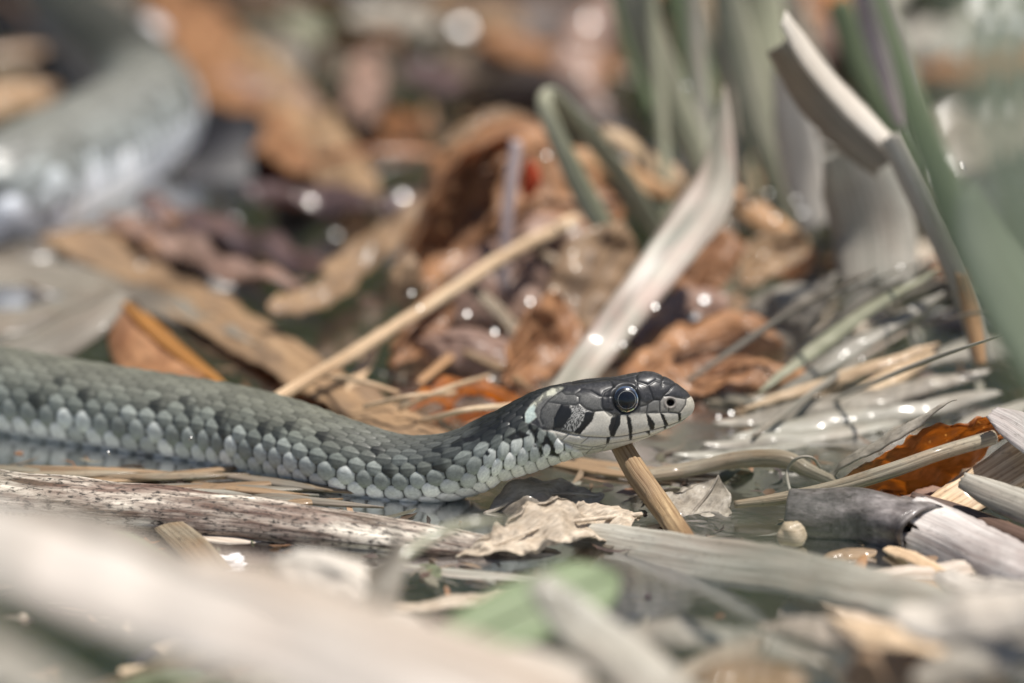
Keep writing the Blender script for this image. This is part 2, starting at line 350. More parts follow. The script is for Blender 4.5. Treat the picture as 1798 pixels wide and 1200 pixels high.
    amp = np.interp(bj, [0, 5, 7, 9, 11], [.10, .13, .2, .26, .2]) * np.interp(pitch, [1.3, 2.4, 3.2], [.55, 1., 1.3])[:, None]
    keel = np.exp(-(bdb / .13) ** 2) * np.clip(1 - bf, 0, 1) ** .5 * np.where(bj < 8, .085, 0)
    hgt = amp * (dome + np.where(bj < 6, .8, .45) * bda * (bf < 1)) + keel * .8
    # --- body colours (linear)
    rnd = hash01(bi, bj, 1 + sidem); rnd2 = hash01(bi, bj, 7 + sidem)
    rows = np.arange(13)
    cr = np.array([.128, .128, .128, .128, .128, .130, .15, .175, .38, .72, .76, .68, .55])
    cg = np.array([.128, .128, .128, .128, .129, .132, .158, .19, .405, .73, .75, .66, .53])
    cb = np.array([.100, .100, .100, .100, .102, .106, .13, .165, .37, .69, .69, .58, .47])
    q = np.clip(bj, 0, 12).astype(int)
    nn = fbm2(U * 7, rho * 7)
    wob = np.clip(bj + (rnd - .5) * 1.1, 0, 12)
    col = np.stack([np.interp(wob, rows, c) for c in (cr, cg, cb)], -1)
    bodyd = sarc[:, None] - neck
    fwd = np.clip(1 - (bodyd / 26.), 0, 1)                                      # bluish black towards the nape
    dors = np.clip((7.2 - bj) / 1.5, 0, 1)
    col *= (1 - .58 * fwd * dors)[..., None]
    col[..., 2] *= 1 + .28 * fwd * dors; col[..., 1] *= 1 + .06 * fwd * dors
    col *= (.78 + .44 * rnd)[..., None] * (.72 + .56 * nn)[..., None]
    inner = np.clip(1 - bf, 0, 1)
    edge_dark = sstep(0., .55, inner)
    lightrow = np.clip((bj - 6.2) / 1.5, 0, 1)
    col *= (1 - (.35 * (1 - edge_dark)) * (1 - .5 * lightrow))[..., None]
    spot = ((rnd2 > .84) & (bj >= 5) & (bj <= 7))
    col = np.where(spot[..., None], col * (.30 + .5 * sstep(.1, -.25, bda))[..., None], col)
    skin = np.clip((bf - .86) * 6, 0, 1)[..., None]
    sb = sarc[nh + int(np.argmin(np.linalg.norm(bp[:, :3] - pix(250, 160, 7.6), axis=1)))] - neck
    col *= np.interp(bodyd, [110, 170, sb - 14, sb + 8], [1., 1.45, 1.45, .4])[..., None]; col[..., 2] *= np.interp(bodyd, [110, 170], [1., 1.14])  # sun sheen painted on the far coil, shade painted on its return section
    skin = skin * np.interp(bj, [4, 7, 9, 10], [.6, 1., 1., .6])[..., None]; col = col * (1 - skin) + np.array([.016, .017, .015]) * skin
    # --- head colours, in drawing units on both sides alike
    nhp = nh + 60
    Xd = np.full((n, NR), -999.); Yd = np.zeros((n, NR))
    rel = Pz - Qp
    Xd = rel[..., 0] / k + 1000; vv = rel @ HUP; ll = np.abs(rel @ HLAT); Yd = 450 - (vv * ce - ll * se) / k
    hs = slice(0, nhp); P2 = np.stack([Xd[hs].ravel(), Yd[hs].ravel()], 1)
    topm = np.stack([Xd[hs].ravel(), (rel[hs] @ HLAT).ravel() / k], 1)             # plan view for the crown plates
    nxy = fbm2(P2[:, 0] / 14, P2[:, 1] / 14, 3); nfine = fbm2(P2[:, 0] / 5, P2[:, 1] / 5, 11)
    warp = (fbm2(P2[:, 0] / 40, P2[:, 1] / 40, 21) - .5) * 14
    Pw = P2 + np.stack([warp, -warp], 1) * .6
    seams = [[(1535, 372), (1525, 430), (1490, 482), (1470, 500), (1480, 575)], [(1340, 352), (1380, 320), (1420, 270), (1452, 246)], [(1345, 355), (1440, 366), (1530, 380), (1575, 350)],
             [(1345, 350), (1310, 400), (1310, 492)], [(1190, 490), (1310, 494), (1400, 490), (1470, 500)], [(1390, 440), (1380, 490)], [(1255, 388), (1312, 388)],
             [(1120, 232), (1205, 258), (1240, 330), (1258, 390), (1212, 420), (1200, 490)], [(1150, 440), (1205, 430)], [(1215, 262), (1280, 222), (1310, 236), (1430, 262)],
             [(900, 214), (1000, 222), (1120, 236), (1210, 266)], [(590, 252), (700, 238), (900, 214)], [(500, 312), (530, 340), (610, 340), (660, 302), (740, 312), (800, 350), (832, 362), (852, 320), (930, 282)],
             [(835, 360), (912, 360)], [(830, 366), (830, 440), (852, 476), (900, 520), (950, 516)], [(610, 342), (640, 360), (642, 410), (700, 460), (762, 482), (845, 472), (915, 474)],
             [(770, 482), (742, 562), (640, 672)], [(962, 512), (905, 692)], [(1040, 520), (1068, 690)], [(1196, 490), (1250, 645)], [(1318, 498), (1378, 610)], [(860, 472), (940, 520), (1000, 500)],
             [(500, 420), (440, 540), (430, 640)], [(380, 400), (330, 470), (322, 540), (345, 590)], [(500, 312), (440, 350), (380, 400), (500, 420), (610, 430), (640, 410)]]
    mouth = [[(420, 628), (560, 666), (700, 693), (860, 703), (1000, 692), (1100, 674), (1250, 642), (1400, 602), (1500, 566), (1592, 515)]]
    lower = [[(490, 722), (600, 756), (760, 780), (880, 756), (1080, 724), (1230, 690), (1400, 630), (1480, 590)], [(562, 668), (508, 716)], [(722, 698), (660, 748)], [(902, 702), (872, 756)], [(1062, 682), (1076, 722)], [(1212, 654), (1222, 690)], [(1350, 616), (1360, 640)],
             [(420, 650), (500, 740), (560, 800)], [(430, 700), (560, 760), (700, 800)], [(600, 756), (560, 830)], [(760, 780), (700, 840)], [(880, 757), (840, 800)], [(660, 772), (850, 782), (760, 802), (560, 802)], [(350, 640), (500, 722)]]
    bars = [[(500, 422), (560, 432), (588, 500), (545, 560), (505, 620), (440, 622), (438, 540), (470, 470)], [(718, 482), (770, 490), (752, 560), (650, 672), (598, 658), (682, 560), (692, 492)],
            [(912, 528), (986, 518), (984, 580), (932, 692), (905, 692), (886, 620)], [(1034, 518), (1066, 530), (1086, 620), (1082, 682), (1062, 688), (1040, 580)], [(1198, 505), (1232, 528), (1272, 580), (1266, 636), (1234, 642), (1214, 590)],
            [(1314, 500), (1342, 508), (1362, 550), (1386, 604), (1358, 616), (1334, 560)], [(1464, 498), (1490, 500), (1490, 560), (1470, 578)], [(872, 700), (902, 700), (892, 742), (866, 760)], [(1053, 674), (1086, 684), (1079, 722), (1063, 722)],
            [(1192, 655), (1230, 648), (1234, 688)], [(1342, 612), (1372, 612), (1355, 642)],
            [(225, 585), (280, 600), (320, 660), (370, 700), (420, 760), (485, 820), (470, 850), (420, 815), (350, 770), (300, 720), (250, 660)], [(280, 760), (330, 800), (440, 818), (460, 846), (350, 832), (290, 800)],
            [(360, 690), (400, 700), (420, 760), (390, 750)]]
    collar = [(196, 570), (198, 500), (236, 440), (285, 395), (350, 335), (430, 292), (512, 290), (450, 342), (345, 384), (300, 425), (275, 480), (292, 530), (225, 585)]
    cheek = [(300, 420), (430, 330), (520, 318), (640, 330), (820, 380), (840, 470), (780, 500), (640, 660), (430, 640), (330, 600), (290, 520)]
    cream_lab = [(760, 486), (850, 480), (960, 520), (1040, 512), (1120, 500), (1190, 500), (1330, 500), (1480, 510), (1625, 470), (1625, 560), (1300, 760), (860, 1000), (560, 1000), (300, 640), (430, 640), (560, 660), (650, 650)]
    nasal = [(1345, 356), (1530, 378), (1520, 440), (1470, 500), (1312, 494), (1312, 400)]
    rostral = [(1535, 372), (1640, 340), (1640, 520), (1590, 520), (1480, 575), (1472, 500), (1525, 430)]
    loreal = [(1150, 400), (1210, 420), (1250, 395), (1312, 395), (1310, 492), (1195, 490), (1150, 470)]
    def soft(poly, w): return sstep(w, -w, poly_d(Pw, poly))[:, None]
    hc = np.tile(np.array([.034, .033, .034]), (len(P2), 1)) * (.45 + 1.1 * nxy)[:, None] * (.8 + .8 * sstep(.62, .75, nfine))[:, None]
    def over(c, m):
        nonlocal hc
        hc = hc * (1 - m) + np.array(c)[None, :] * m * (.78 + .44 * nxy)[:, None]
    over([.11, .108, .10], soft(cheek, 12) * (.55 + .45 * sstep(.35, .6, nfine))[:, None]); over([.13, .125, .115], soft(loreal, 10)); over([.23, .215, .19], soft(nasal, 10)); over([.37, .34, .28], soft(rostral, 10))
    over([.60, .565, .49], soft(cream_lab, 9)); over([.40, .36, .29], soft(cream_lab, 5) * (sstep(.5, .72, nxy) * .55)[:, None])
    over([.25, .24, .21], (sstep(60, 0, np.abs(P2[:, 1] - 505)) * sstep(880, 1000, P2[:, 0]) * .55 * nxy)[:, None])
    speck = [(560, 425), (720, 470), (700, 540), (620, 650), (500, 630), (545, 560), (588, 500)]
    over([.42, .41, .38], soft(speck, 8) * sstep(.47, .53, nfine)[:, None]); over([.014, .014, .014], soft(speck, 8) * sstep(.47, .41, nfine)[:, None] * .85)
    for b in bars[:-3]: over([.012, .012, .012], sstep(5, -4, poly_d(P2 + np.stack([(nfine - .5) * 16, (nxy - .5) * 16], 1), b))[:, None])
    over([.46, .455, .36], soft(collar, 17) * (.3 + .65 * sstep(.4, .58, fbm2(P2[:, 0] / 28, P2[:, 1] / 28, 31)))[:, None]); over([.42, .50, .47], soft([(190, 600), (190, 470), (270, 430), (300, 480), (290, 590)], 14) * soft(collar, 8) * .8)
    ds_ = seg_dist(P2, seams); dm = seg_dist(P2, mouth); dl = seg_dist(P2, lower)
    # crown seams in plan: midline of the parietals, frontal, prefrontals
    plan = [[(520, 0), (830, 0)], [(830, 0), (905, 95), (930, 210)], [(830, 0), (905, -95), (930, -210)], [(905, 95), (1120, 80)], [(905, -95), (1120, -80)], [(1120, 200), (1120, 80), (1165, 0), (1120, -80), (1120, -200)], [(1165, 0), (1500, 0)], [(1330, 130), (1345, 0), (1330, -130)]]
    dp = np.where((P2[:, 1] < 300), seg_dist(topm, plan), 1e9)
    ds_ = np.minimum(ds_, dp)
    body_reg = [(520, 200), (500, 268), (400, 300), (330, 345), (235, 430), (196, 500), (200, 575), (290, 600), (350, 640), (430, 655), (500, 740), (620, 800), (720, 850), (700, 1080), (600, 3000), (-2500, 3000), (-2500, -900), (400, -900)]
    bm_ = sstep(9, -9, poly_d(P2, body_reg))[:, None]
    dark = np.exp(-(ds_ / 5.5) ** 2)[:, None] * .8; hc = hc * (1 - dark) + .008 * dark
    dark = np.exp(-(dm / 5.0) ** 2)[:, None] * .88; hc = hc * (1 - dark) + .02 * dark
    dark = np.exp(-(dl / 4.5) ** 2)[:, None] * .6; hc = hc * (1 - dark) + .05 * dark
    nos = np.hypot((P2[:, 0] - 1400) / 34., (P2[:, 1] - 411) / 32.)
    m = sstep(1.12, .8, nos)[:, None]; hc = hc * (1 - m) + np.array([.006, .004, .004]) * m
    m = (np.exp(-((nos - 1.35) / .22) ** 2))[:, None] * .5; hc = hc * (1 - m) + np.array([.22, .18, .16]) * m
    groove = -.10 * np.exp(-(ds_ / 9.) ** 2) - .12 * np.exp(-(dm / 8.) ** 2) - .07 * np.exp(-(dl / 7.) ** 2) + .05 * np.clip(np.minimum(np.minimum(ds_, dm), dl) / 40., 0, 1)
    groove -= .75 * sstep(1.1, .25, nos); groove += .12 * np.exp(-((nos - 1.4) / .3) ** 2)
    eye_d = np.hypot(P2[:, 0] - 1030, P2[:, 1] - 390) / 112.
    groove -= .9 * sstep(1.03, .78, eye_d) ; groove += .22 * np.exp(-((eye_d - 1.2) / .16) ** 2) * sstep(470, 300, P2[:, 1])
    m = sstep(1.14, 1.0, eye_d)[:, None]; hc = hc * (1 - m) + .008 * m
    # nape: black behind the collar, white lower scales with black between
    nape = sstep(-330, -150, P2[:, 0] - .0) * sstep(120, -40, P2[:, 1] - 620 - .25 * (200 - P2[:, 0]))
    bc = col[hs].reshape(-1, 3); bc = bc * (1 - (nape * .72))[:, None]
    blot = [[(40, 700), (150, 640), (240, 680), (170, 705), (90, 720)], [(-330, 715), (-240, 690), (-170, 700), (-230, 740), (-300, 745)], [(-120, 800), (-90, 830), (-110, 850), (-140, 840)]]
    for b in blot:
        mk = sstep(8, -6, poly_d(Pw, b))[:, None]; bc = bc * (1 - mk) + .013 * mk
    bff = bf[hs].ravel()
    for b in bars[-3:]:
        mk = (sstep(26, -8, poly_d(Pw, b)) * sstep(.28, .5, bff + .35 * (nxy - .5)))[:, None]; bc = bc * (1 - mk) + .012 * mk
    neck_side = sstep(20, 200, P2[:, 0] + 300) * sstep(560, 700, P2[:, 1]) * sstep(1, 0, nape)
    hc = hc * (1 - bm_) + bc * bm_
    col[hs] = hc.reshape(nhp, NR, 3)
    bmf = bm_.reshape(nhp, NR); hgt[hs] = hgt[hs] * bmf + groove.reshape(nhp, NR) * (1 - bmf)
    hgt *= np.minimum(1, (WW / 1.2))[:, None]
    Pz = Pz + rad * hgt[..., None]
    # tail tip
    V = Pz.reshape(-1, 3); F = gridF(n, NR, closed=True)
    V = np.vstack([V, cent[:1], cent[-1:]]); cl = np.vstack([col.reshape(-1, 3), col[0, :1], col[-1, :1]])
    a = n * NR; jj = np.arange(NR); j2 = (jj + 1) % NR
    caps = np.concatenate([np.stack([np.full(NR, a), j2, jj, jj], 1), np.stack([np.full(NR, a + 1), (n - 1) * NR + jj, (n - 1) * NR + j2, (n - 1) * NR + j2], 1)])
    # caps as thin quads would be degenerate: the end rings are tiny, so leave them open to the centre vertex via triangles
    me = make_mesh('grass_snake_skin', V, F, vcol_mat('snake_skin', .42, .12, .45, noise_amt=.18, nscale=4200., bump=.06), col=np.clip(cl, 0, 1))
    root = bpy.data.objects.new('grass_snake', None); COL.objects.link(root)
    root.location = tuple(cen3[200] * MM * np.array([1, 1, 0])); root.empty_display_size = .005
    tag(root, 'grey-green grass snake with black-barred cream lips and pale yellow collar, head raised', 'snake')
    def part(name, me, par=root):
        o = add(name, me, par)
        if par is root: o.location = tuple(-np.array(root.location))
        return o
    part('body', me)
    # --- eyes: dark globe, thin pale iris ring, pupil, clear cornea
    ir = int(np.argmin(np.abs(XH - 1030))); sidev = np.where((rel[ir] @ HLAT) > 0)[0]
    jv = sidev[np.argmin(np.abs(Yd[ir, sidev] - 390))]; lat_eye = float(rel[ir, jv] @ HLAT); up_eye = float(rel[ir, jv] @ HUP)
    def plain(name, colr, rough, spec=.5, coat=0.):
        g = NT(name); p = g.node('BsdfPrincipled', **{'Base Color': colr, 'Roughness': rough, 'Specular IOR Level': spec, 'Coat Weight': coat, 'Coat Roughness': .03}); g.link(p.outputs[0], g.out.inputs[0]); return g.m
    m_globe = plain('eye_globe', (.012, .012, .014, 1), .25); m_ring = plain('iris_ring', (.2, .2, .185, 1), .4); m_pupil = plain('pupil_black', (.004, .004, .005, 1), .2)
    g = NT('clear_cornea'); gl = g.node('BsdfGlossy', Roughness=.035); tr = g.node('BsdfTransparent'); fr = g.node('Fresnel', IOR=1.42); mx = g.node('MixShader')
    g.link(fr.outputs[0], mx.inputs[0]); g.link(tr.outputs[0], mx.inputs[1]); g.link(gl.outputs[0], mx.inputs[2]); g.link(mx.outputs[0], g.out.inputs[0]); m_cor = g.m
    for sgn in (1, -1):
        ax = unit(HLAT * sgn * .975 + RIGHT * .12 + HUP * .14 * 1.0); e1 = unit(np.cross(HUP, ax)); e2 = np.cross(ax, e1)
        ctr = Qp + RIGHT * 30 * k + HUP * up_eye + HLAT * sgn * (lat_eye - .62); Re = 112 * k * 1.03
        def cap(rmax, depth, lift, a0=0., a1=math.pi / 2, nr=28, ns=48):
            aa = np.linspace(a0, a1, nr); pp = np.linspace(0, 2 * np.pi, ns, endpoint=False)
            V = ctr + (np.sin(aa)[:, None, None] * rmax) * (np.cos(pp)[None, :, None] * e1 + np.sin(pp)[None, :, None] * e2) + (np.cos(aa)[:, None, None] * depth + lift) * ax
            return V.reshape(-1, 3), gridF(nr, ns, True)
        dep = 1.02
        eye = part('eye', make_mesh('eye', *cap(Re, dep, 0, .01, math.pi * .6), m_globe))
        a_in = math.asin(.62); a_out = math.asin(.652)
        Vv, Ff = cap(Re * 1.004, dep * 1.004, .012, a_in, a_out, 5); part('iris_ring', make_mesh('iris_ring', Vv, Ff, m_ring), eye)
        Vv, Ff = cap(Re * 1.004, dep * 1.004, .012, .01, a_in - .01, 14); part('pupil', make_mesh('pupil', Vv, Ff, m_pupil), eye)
        Vv, Ff = cap(Re * 1.01, dep * 1.05, .03, .01, math.pi * .55); part('cornea', make_mesh('cornea', Vv, Ff, m_cor), eye)
    return bp[:, :3]
SPINE = build_snake()
# ------------------------------------------------------------------ builders for reeds, leaves and stalks
def resolve(pts, zmin=1.6):
    P = []
    for a, b, h, w in pts:
        p = pix(a, b, h)
        if isinstance(h, Y) and p[2] < zmin: p = pix(a, b, zmin)
        P.append(list(p) + [w * mm_per_px(p)])
    return np.array(P)
def blade_mesh(name, mat, pts, nrm=(0, -.5, .85), prof='cut', camber=.1, fold=0., thick=.3, ns=40, m=9, crink=0., ragged=.5, wave=0., pleat=0., seed=None, raw=False, tear=.0, zmin=1.6):
    """a flat plant piece along a spline of (pixel x, pixel y, height or depth, width in pixels)"""
    P = np.array(pts, float) if raw else resolve(pts, zmin)
    rs = random.Random(seed if seed is not None else name + str(len(bpy.data.meshes)))
    so = rs.uniform(0, 100)
    Q = spline(P, ns); C = Q[:, :3]; W = Q[:, 3].clip(.05)
    T = np.gradient(C, axis=0); T /= np.linalg.norm(T, axis=1)[:, None]
    nr = np.array(nrm, float); nr = spline(nr, ns) if nr.ndim == 2 else np.tile(nr, (ns, 1))
    N = nr - (nr * T).sum(1)[:, None] * T; N /= np.linalg.norm(N, axis=1)[:, None]; S = np.cross(T, N)
    t = np.linspace(0, 1, ns); L = np.r_[0, np.cumsum(np.linalg.norm(np.diff(C, axis=0), axis=1))]
    pw = {'cut': np.ones(ns), 'taper': np.clip(1 - t ** 4, .02, 1), 'spear': np.clip((1 - t) * 3.2, .02, 1) ** .7, 'leaf': np.clip(t, .004, 1) ** .55 * np.clip(1 - t, .004, 1) ** .6 * 1.75,
          'round': np.sqrt(np.clip(1 - np.clip((t - .72) / .28, 0, 1) ** 2, .002, 1)), 'both': np.sqrt(np.clip(1 - (2 * t - 1) ** 4, .004, 1))}[prof]
    xs = np.linspace(-1, 1, m); V = np.zeros((ns, m, 3)); UVc = np.zeros((ns, m, 2))
    jag0 = [rs.uniform(-1, 1) for _ in xs]; jag1 = [rs.uniform(-1, 1) for _ in xs]
    for i in range(ns):
        ej = 1 + .10 * ragged * nz(L[i] * .25, so) + .07 * ragged * nz(L[i] * .9, so + 5)
        ej2 = 1 + .10 * ragged * nz(L[i] * .25, so + 9) + .07 * ragged * nz(L[i] * .9, so + 15)
        for q, x in enumerate(xs):
            half = .5 * W[i] * pw[i] * (ej if x > 0 else ej2)
            if tear and abs(x) > .9: half *= 1 - tear * max(0, nz(L[i] * .35, so + 31 * np.sign(x)) + .15) 
            h = -camber * W[i] * pw[i] * x * x - fold * W[i] * pw[i] * abs(x)
            h += wave * W[i] * math.sin(L[i] * .22 + so) * x
            if crink: h += crink * (nz(L[i] * .16 + so, x * half * .16) * 1.5 + .6 * nz(L[i] * .5 + so, x * half * .5, 3) + .25 * nz(L[i] * 1.3 + so, x * half * 1.3, 7))
            if pleat: h += pleat * abs(math.sin(L[i] * .55 - abs(x) * 1.9)) * min(1, abs(x) * 3) * pw[i]
            V[i, q] = C[i] + S[i] * x * half + N[i] * h
            if prof == 'cut':
                if i == 0: V[i, q] -= T[i] * jag0[q] * ragged * W[i] * .22
                if i == ns - 1: V[i, q] += T[i] * jag1[q] * ragged * W[i] * .22
            UVc[i, q] = (x * half + so * 7, L[i] + so)
    n = ns * m; Vb = V - N[:, None, :] * thick
    F = gridF(ns, m); F2 = gridF(ns, m)[:, ::-1] + n
    side = []
    for i in range(ns - 1):
        for q in (0, m - 1):
            a, b = i * m + q, (i + 1) * m + q; side.append([a, b, b + n, a + n] if q == 0 else [b, a, a + n, b + n])
    for q in range(m - 1):
        side.append([q + 1, q, q + n, q + 1 + n]); a = (ns - 1) * m + q; side.append([a, a + 1, a + 1 + n, a + n])
    me = make_mesh(name, np.vstack([V.reshape(-1, 3), Vb.reshape(-1, 3)]), np.vstack([F, F2, np.array(side)]), mat, uv=np.vstack([UVc.reshape(-1, 2)] * 2))
    return me, C, N, W * pw, T
def tube_mesh(name, mat, P, rad, ns=40, m=18, ridge=.0, nodes=(), hollow=.55, flat=1., bend=0., wob=.03, seed=0, raw_spline=True):
    """a stalk: rows of P are points in mm, rad the radius at each; open ends with a rim and a recess"""
    P = np.asarray(P, float); Q = spline(np.c_[P, np.asarray(rad, float)], ns) if raw_spline else np.c_[P, rad]
    ns = len(Q); C = Q[:, :3]; r = Q[:, 3].clip(.04); T = np.gradient(C, axis=0); T /= np.linalg.norm(T, axis=1)[:, None]
    ref = np.array([0, 0, 1.]) if abs(T[:, 2]).max() < .93 else np.array([0, -1., 0])
    S = np.cross(T, ref); S /= np.linalg.norm(S, axis=1)[:, None]; N = np.cross(S, T)
    L = np.r_[0, np.cumsum(np.linalg.norm(np.diff(C, axis=0), axis=1))]; t = L / L[-1]
    rr = r.copy()
    for nd in nodes: rr *= 1 + .16 * np.exp(-((t - nd) / .012) ** 2) - .05 * np.exp(-((t - nd - .03) / .02) ** 2)
    ph = np.linspace(0, 2 * np.pi, m, endpoint=False)
    def ring(i, k=1., dl=0.):
        w = np.array([1 + wob * nz(L[i] * .12, math.cos(a) * 1.3 + seed, math.sin(a) * 1.3) * 2 + ridge * math.sin(a * m * .5 / 1.0 + seed) for a in ph])
        return C[i] + T[i] * dl + (S[i] * np.cos(ph)[:, None] + N[i] * np.sin(ph)[:, None] * flat) * (rr[i] * k * w)[:, None]
    rows = [ring(0, .1, 1.6 * r[0]), ring(0, hollow, 1.2 * r[0]), ring(0, hollow, 0)] + [ring(i) for i in range(ns)] + [ring(ns - 1, hollow, 0), ring(ns - 1, hollow, -1.2 * r[-1]), ring(ns - 1, .1, -1.6 * r[-1])]
    V = np.array(rows); k = len(rows); lv = np.r_[[L[0]] * 3, L, [L[-1]] * 3]
    UVc = np.zeros((k, m, 2)); UVc[..., 0] = (np.abs(ph - np.pi) * r.mean())[None, :] + seed * 3; UVc[..., 1] = lv[:, None] + seed
    return make_mesh(name, V.reshape(-1, 3), gridF(k, m, True), mat, uv=UVc.reshape(-1, 2)), C, N, r
def blade(name, label, cat, mat, pts, group=None, **kw):
    o = add(name, blade_mesh(name, mat, pts, **kw)[0]); return tag(o, label, cat, group)
def leaf(name, label, mat, pts, rib=.35, group=None, ribmat=None, **kw):
    """a broad leaf: blade part plus midrib part under one root"""
    kw.setdefault('prof', 'leaf'); kw.setdefault('ns', 44); kw.setdefault('m', 15)
    me, C, N, W, T = blade_mesh('leaf_blade', mat, pts, **kw)
    root = bpy.data.objects.new(name, None); COL.objects.link(root); base = C[0] * MM; root.location = tuple(base); root.empty_display_size = .003
    for nm, m_ in (('leaf_blade', me),):
        o = add(nm, m_, root); o.location = tuple(-base)
    rr = np.interp(np.linspace(0, 1, len(C)), [0, 1], [rib, rib * .35])
    o = add('midrib', tube_mesh('midrib', ribmat or mat, C + N * .12, rr, m=8, hollow=.2, raw_spline=False)[0], root); o.location = tuple(-base)
    return tag(root, label, 'leaf', group)
def stalk(name, label, cat, mat, pts, group=None, parts=None, **kw):
    P = resolve(pts); kw.setdefault('seed', random.uniform(0, 50))
    o = add(name, tube_mesh(name, mat, P[:, :3], P[:, 3] / 2, **kw)[0]); return tag(o, label, cat, group)
def blob(name, label, cat, mat, px, py, h, rx, ry, rz, seed=0, rough=.12, group=None, tilt=(0, 0, 0)):
    """a small rounded lump; radii in pixels of the photo at that place"""
    c = pix(px, py, h); s = mm_per_px(c); nu, nv = 18, 26; V = np.zeros((nu, nv, 3)); UVc = np.zeros((nu, nv, 2))
    from mathutils import Euler
    E = Euler([R(a) for a in tilt]).to_matrix()
    for i in range(nu):
        a = math.pi * (i + .02) / (nu - 1 + .04)
        for j in range(nv):
            b = 2 * math.pi * j / nv; d = Vector((math.sin(a) * math.cos(b), math.sin(a) * math.sin(b), math.cos(a)))
            q = 1 + rough * (mnoise.noise(d * 1.5 + Vector((seed, 0, 0))) * 1.6 + .5 * mnoise.noise(d * 4 + Vector((seed, 3, 0))))
            V[i, j] = c + np.array(E @ Vector((d.x * rx * s * q, d.y * ry * s * q, d.z * rz * s * q))); UVc[i, j] = (a * 3 + seed, b * 3)
    return tag(add(name, make_mesh(name, V.reshape(-1, 3), gridF(nu, nv, True), mat, uv=UVc.reshape(-1, 2))), label, cat, group)
FLAT = (0, -.12, 1); FACE = (0, -1, .25); TILT = (0, -.6, .8)
# ------------------------------------------------------------------ in and around the focus
stalk('dead_reed_stalk', 'weathered streaked grey reed stalk lying along the water below the snake', 'stalk', log_mat,
      [(-120, 864, 1.2, 150), (0, 876, 1.4, 142), (200, 894, 1.6, 132), (420, 910, 1.5, 118), (640, 938, 1., 104), (800, 960, .2, 86), (930, 978, -.6, 64), (1010, 988, -1.4, 44)], flat=.66, ns=90, m=28, wob=.07, ridge=.02, hollow=.6)
blade('pinkish_reed_strip', 'pinkish beige reed strip tucked under the weathered stalk', 'reed strip', reed_pink, [(190, 900, .4, 60), (300, 925, .5, 66), (420, 945, .3, 46), (520, 948, -.3, 14)], nrm=FLAT, prof='taper', camber=.04)
blade('brown_reed_scrap', 'short translucent brown reed scrap leaning under the weathered stalk', 'reed strip', twig_mat, [(285, 912, 1.6, 44), (335, 955, 1.6, 56), (378, 1003, 1.0, 62)], nrm=TILT, camber=.05)
blob('shell_fragment', 'small pure white curled shell fragment floating beside the brown reed scrap', 'shell', white_frag, 405, 984, .6, 28, 14, 9, seed=3, rough=.5, tilt=(10, 6, 12))
stalk('broken_stem', 'brown fibrous broken stem propping up the chin of the snake', 'stem', stub_mat, [(1078, 752, Y(1.5), 34), (1092, 785, Y(-.5), 36), (1125, 840, Y(-4.5), 40), (1165, 895, Y(-9), 40), (1210, 962, Y(-15), 38)], m=24, ridge=.045, ns=60, wob=.05)
leaf('curled_dry_leaf', 'pale crinkled dry leaf with furry veins lying under the neck of the snake', leaf_pale, [(1125, 905, 1.0, 80), (1050, 912, 2.2, 150), (960, 925, 3.0, 170), (880, 955, 2.2, 130), (800, 980, .6, 60)], nrm=(0.05, -.55, .85), camber=-.05, crink=1.5, pleat=.7, ragged=1.2, thick=.15, m=23, ns=64, tear=.6)
leaf('mottled_wet_leaf', 'dark wet mottled leaf half sunk between the neck and the pale crinkled leaf', leaf_grey, [(850, 905, -.3, 60), (910, 878, 1.2, 110), (980, 868, 1.5, 120), (1060, 872, .6, 90)], nrm=(-.1, -.5, .9), camber=.08, crink=1.0, pleat=.4, ragged=1., thick=.15)
leaf('skeleton_leaf', 'thin grey veined leaf standing wet behind the broken stem', leaf_grey, [(1182, 945, Y(-9.5), 70), (1214, 905, Y(-5), 150), (1244, 868, Y(-1), 150), (1262, 836, Y(1), 60)], zmin=-4, nrm=(-.35, -.9, .35), camber=-.06, crink=.8, pleat=.5, ragged=1.1, thick=.12, tear=.5)
blade('grey_reed_leaf', 'long flat grey reed leaf running from the pale crinkled leaf towards a white reed', 'reed leaf', reed_grey, [(985, 944, .3, 54), (1060, 952, .6, 76), (1200, 976, 1.6, 90), (1400, 1004, 4.5, 96), (1560, 1040, 9, 106), (1720, 1085, 15, 112), (1900, 1150, 22, 112)], nrm=(.03, -.8, .6), camber=.06, ns=70, crink=.3, ragged=.7)
def charred_reed():
    P = resolve([(1385, 905, Y(-9), 100), (1500, 912, Y(-12), 116), (1600, 930, Y(-16), 122), (1622, 938, Y(-17), 122)])
    root = bpy.data.objects.new('split_reed_stem', None); COL.objects.link(root); b = P[0, :3] * MM; root.location = tuple(b); root.empty_display_size = .003
    o = add('charred_bark', tube_mesh('charred_bark', burnt, P[:, :3], P[:, 3] / 2, ns=60, m=48, wob=.09, hollow=.86, flat=.92, ridge=.008)[0], root); o.location = tuple(-b); o['label'] = 'dark charred outer bark'
    me = blade_mesh('white_inner_face', reed_white, [(1592, 922, Y(-18.5), 132), (1640, 942, Y(-20), 134), (1720, 982, Y(-23), 130), (1830, 1028, Y(-28), 120), (1960, 1080, Y(-33), 110)], nrm=(-.1, -.9, .45), camber=.3, thick=1.0, ns=44, m=15, ragged=.9, crink=.5)[0]
    o = add('white_inner_face', me, root); o.location = tuple(-b); o['label'] = 'bleached white split end'
    tag(root, 'thick split reed stem, charred dark bark opening into a bleached white end', 'stem')
charred_reed()
blob('snail_shell', 'small round tan snail shell lying at the dark end of the charred reed', 'shell', fibre('tan_shell', (222, 206, 180), (186, 166, 136), (160, 136, 108), .4, .2, rough=.4, coat=.2), 1391, 940, Y(-17), 25, 22, 25, seed=5, rough=.14)
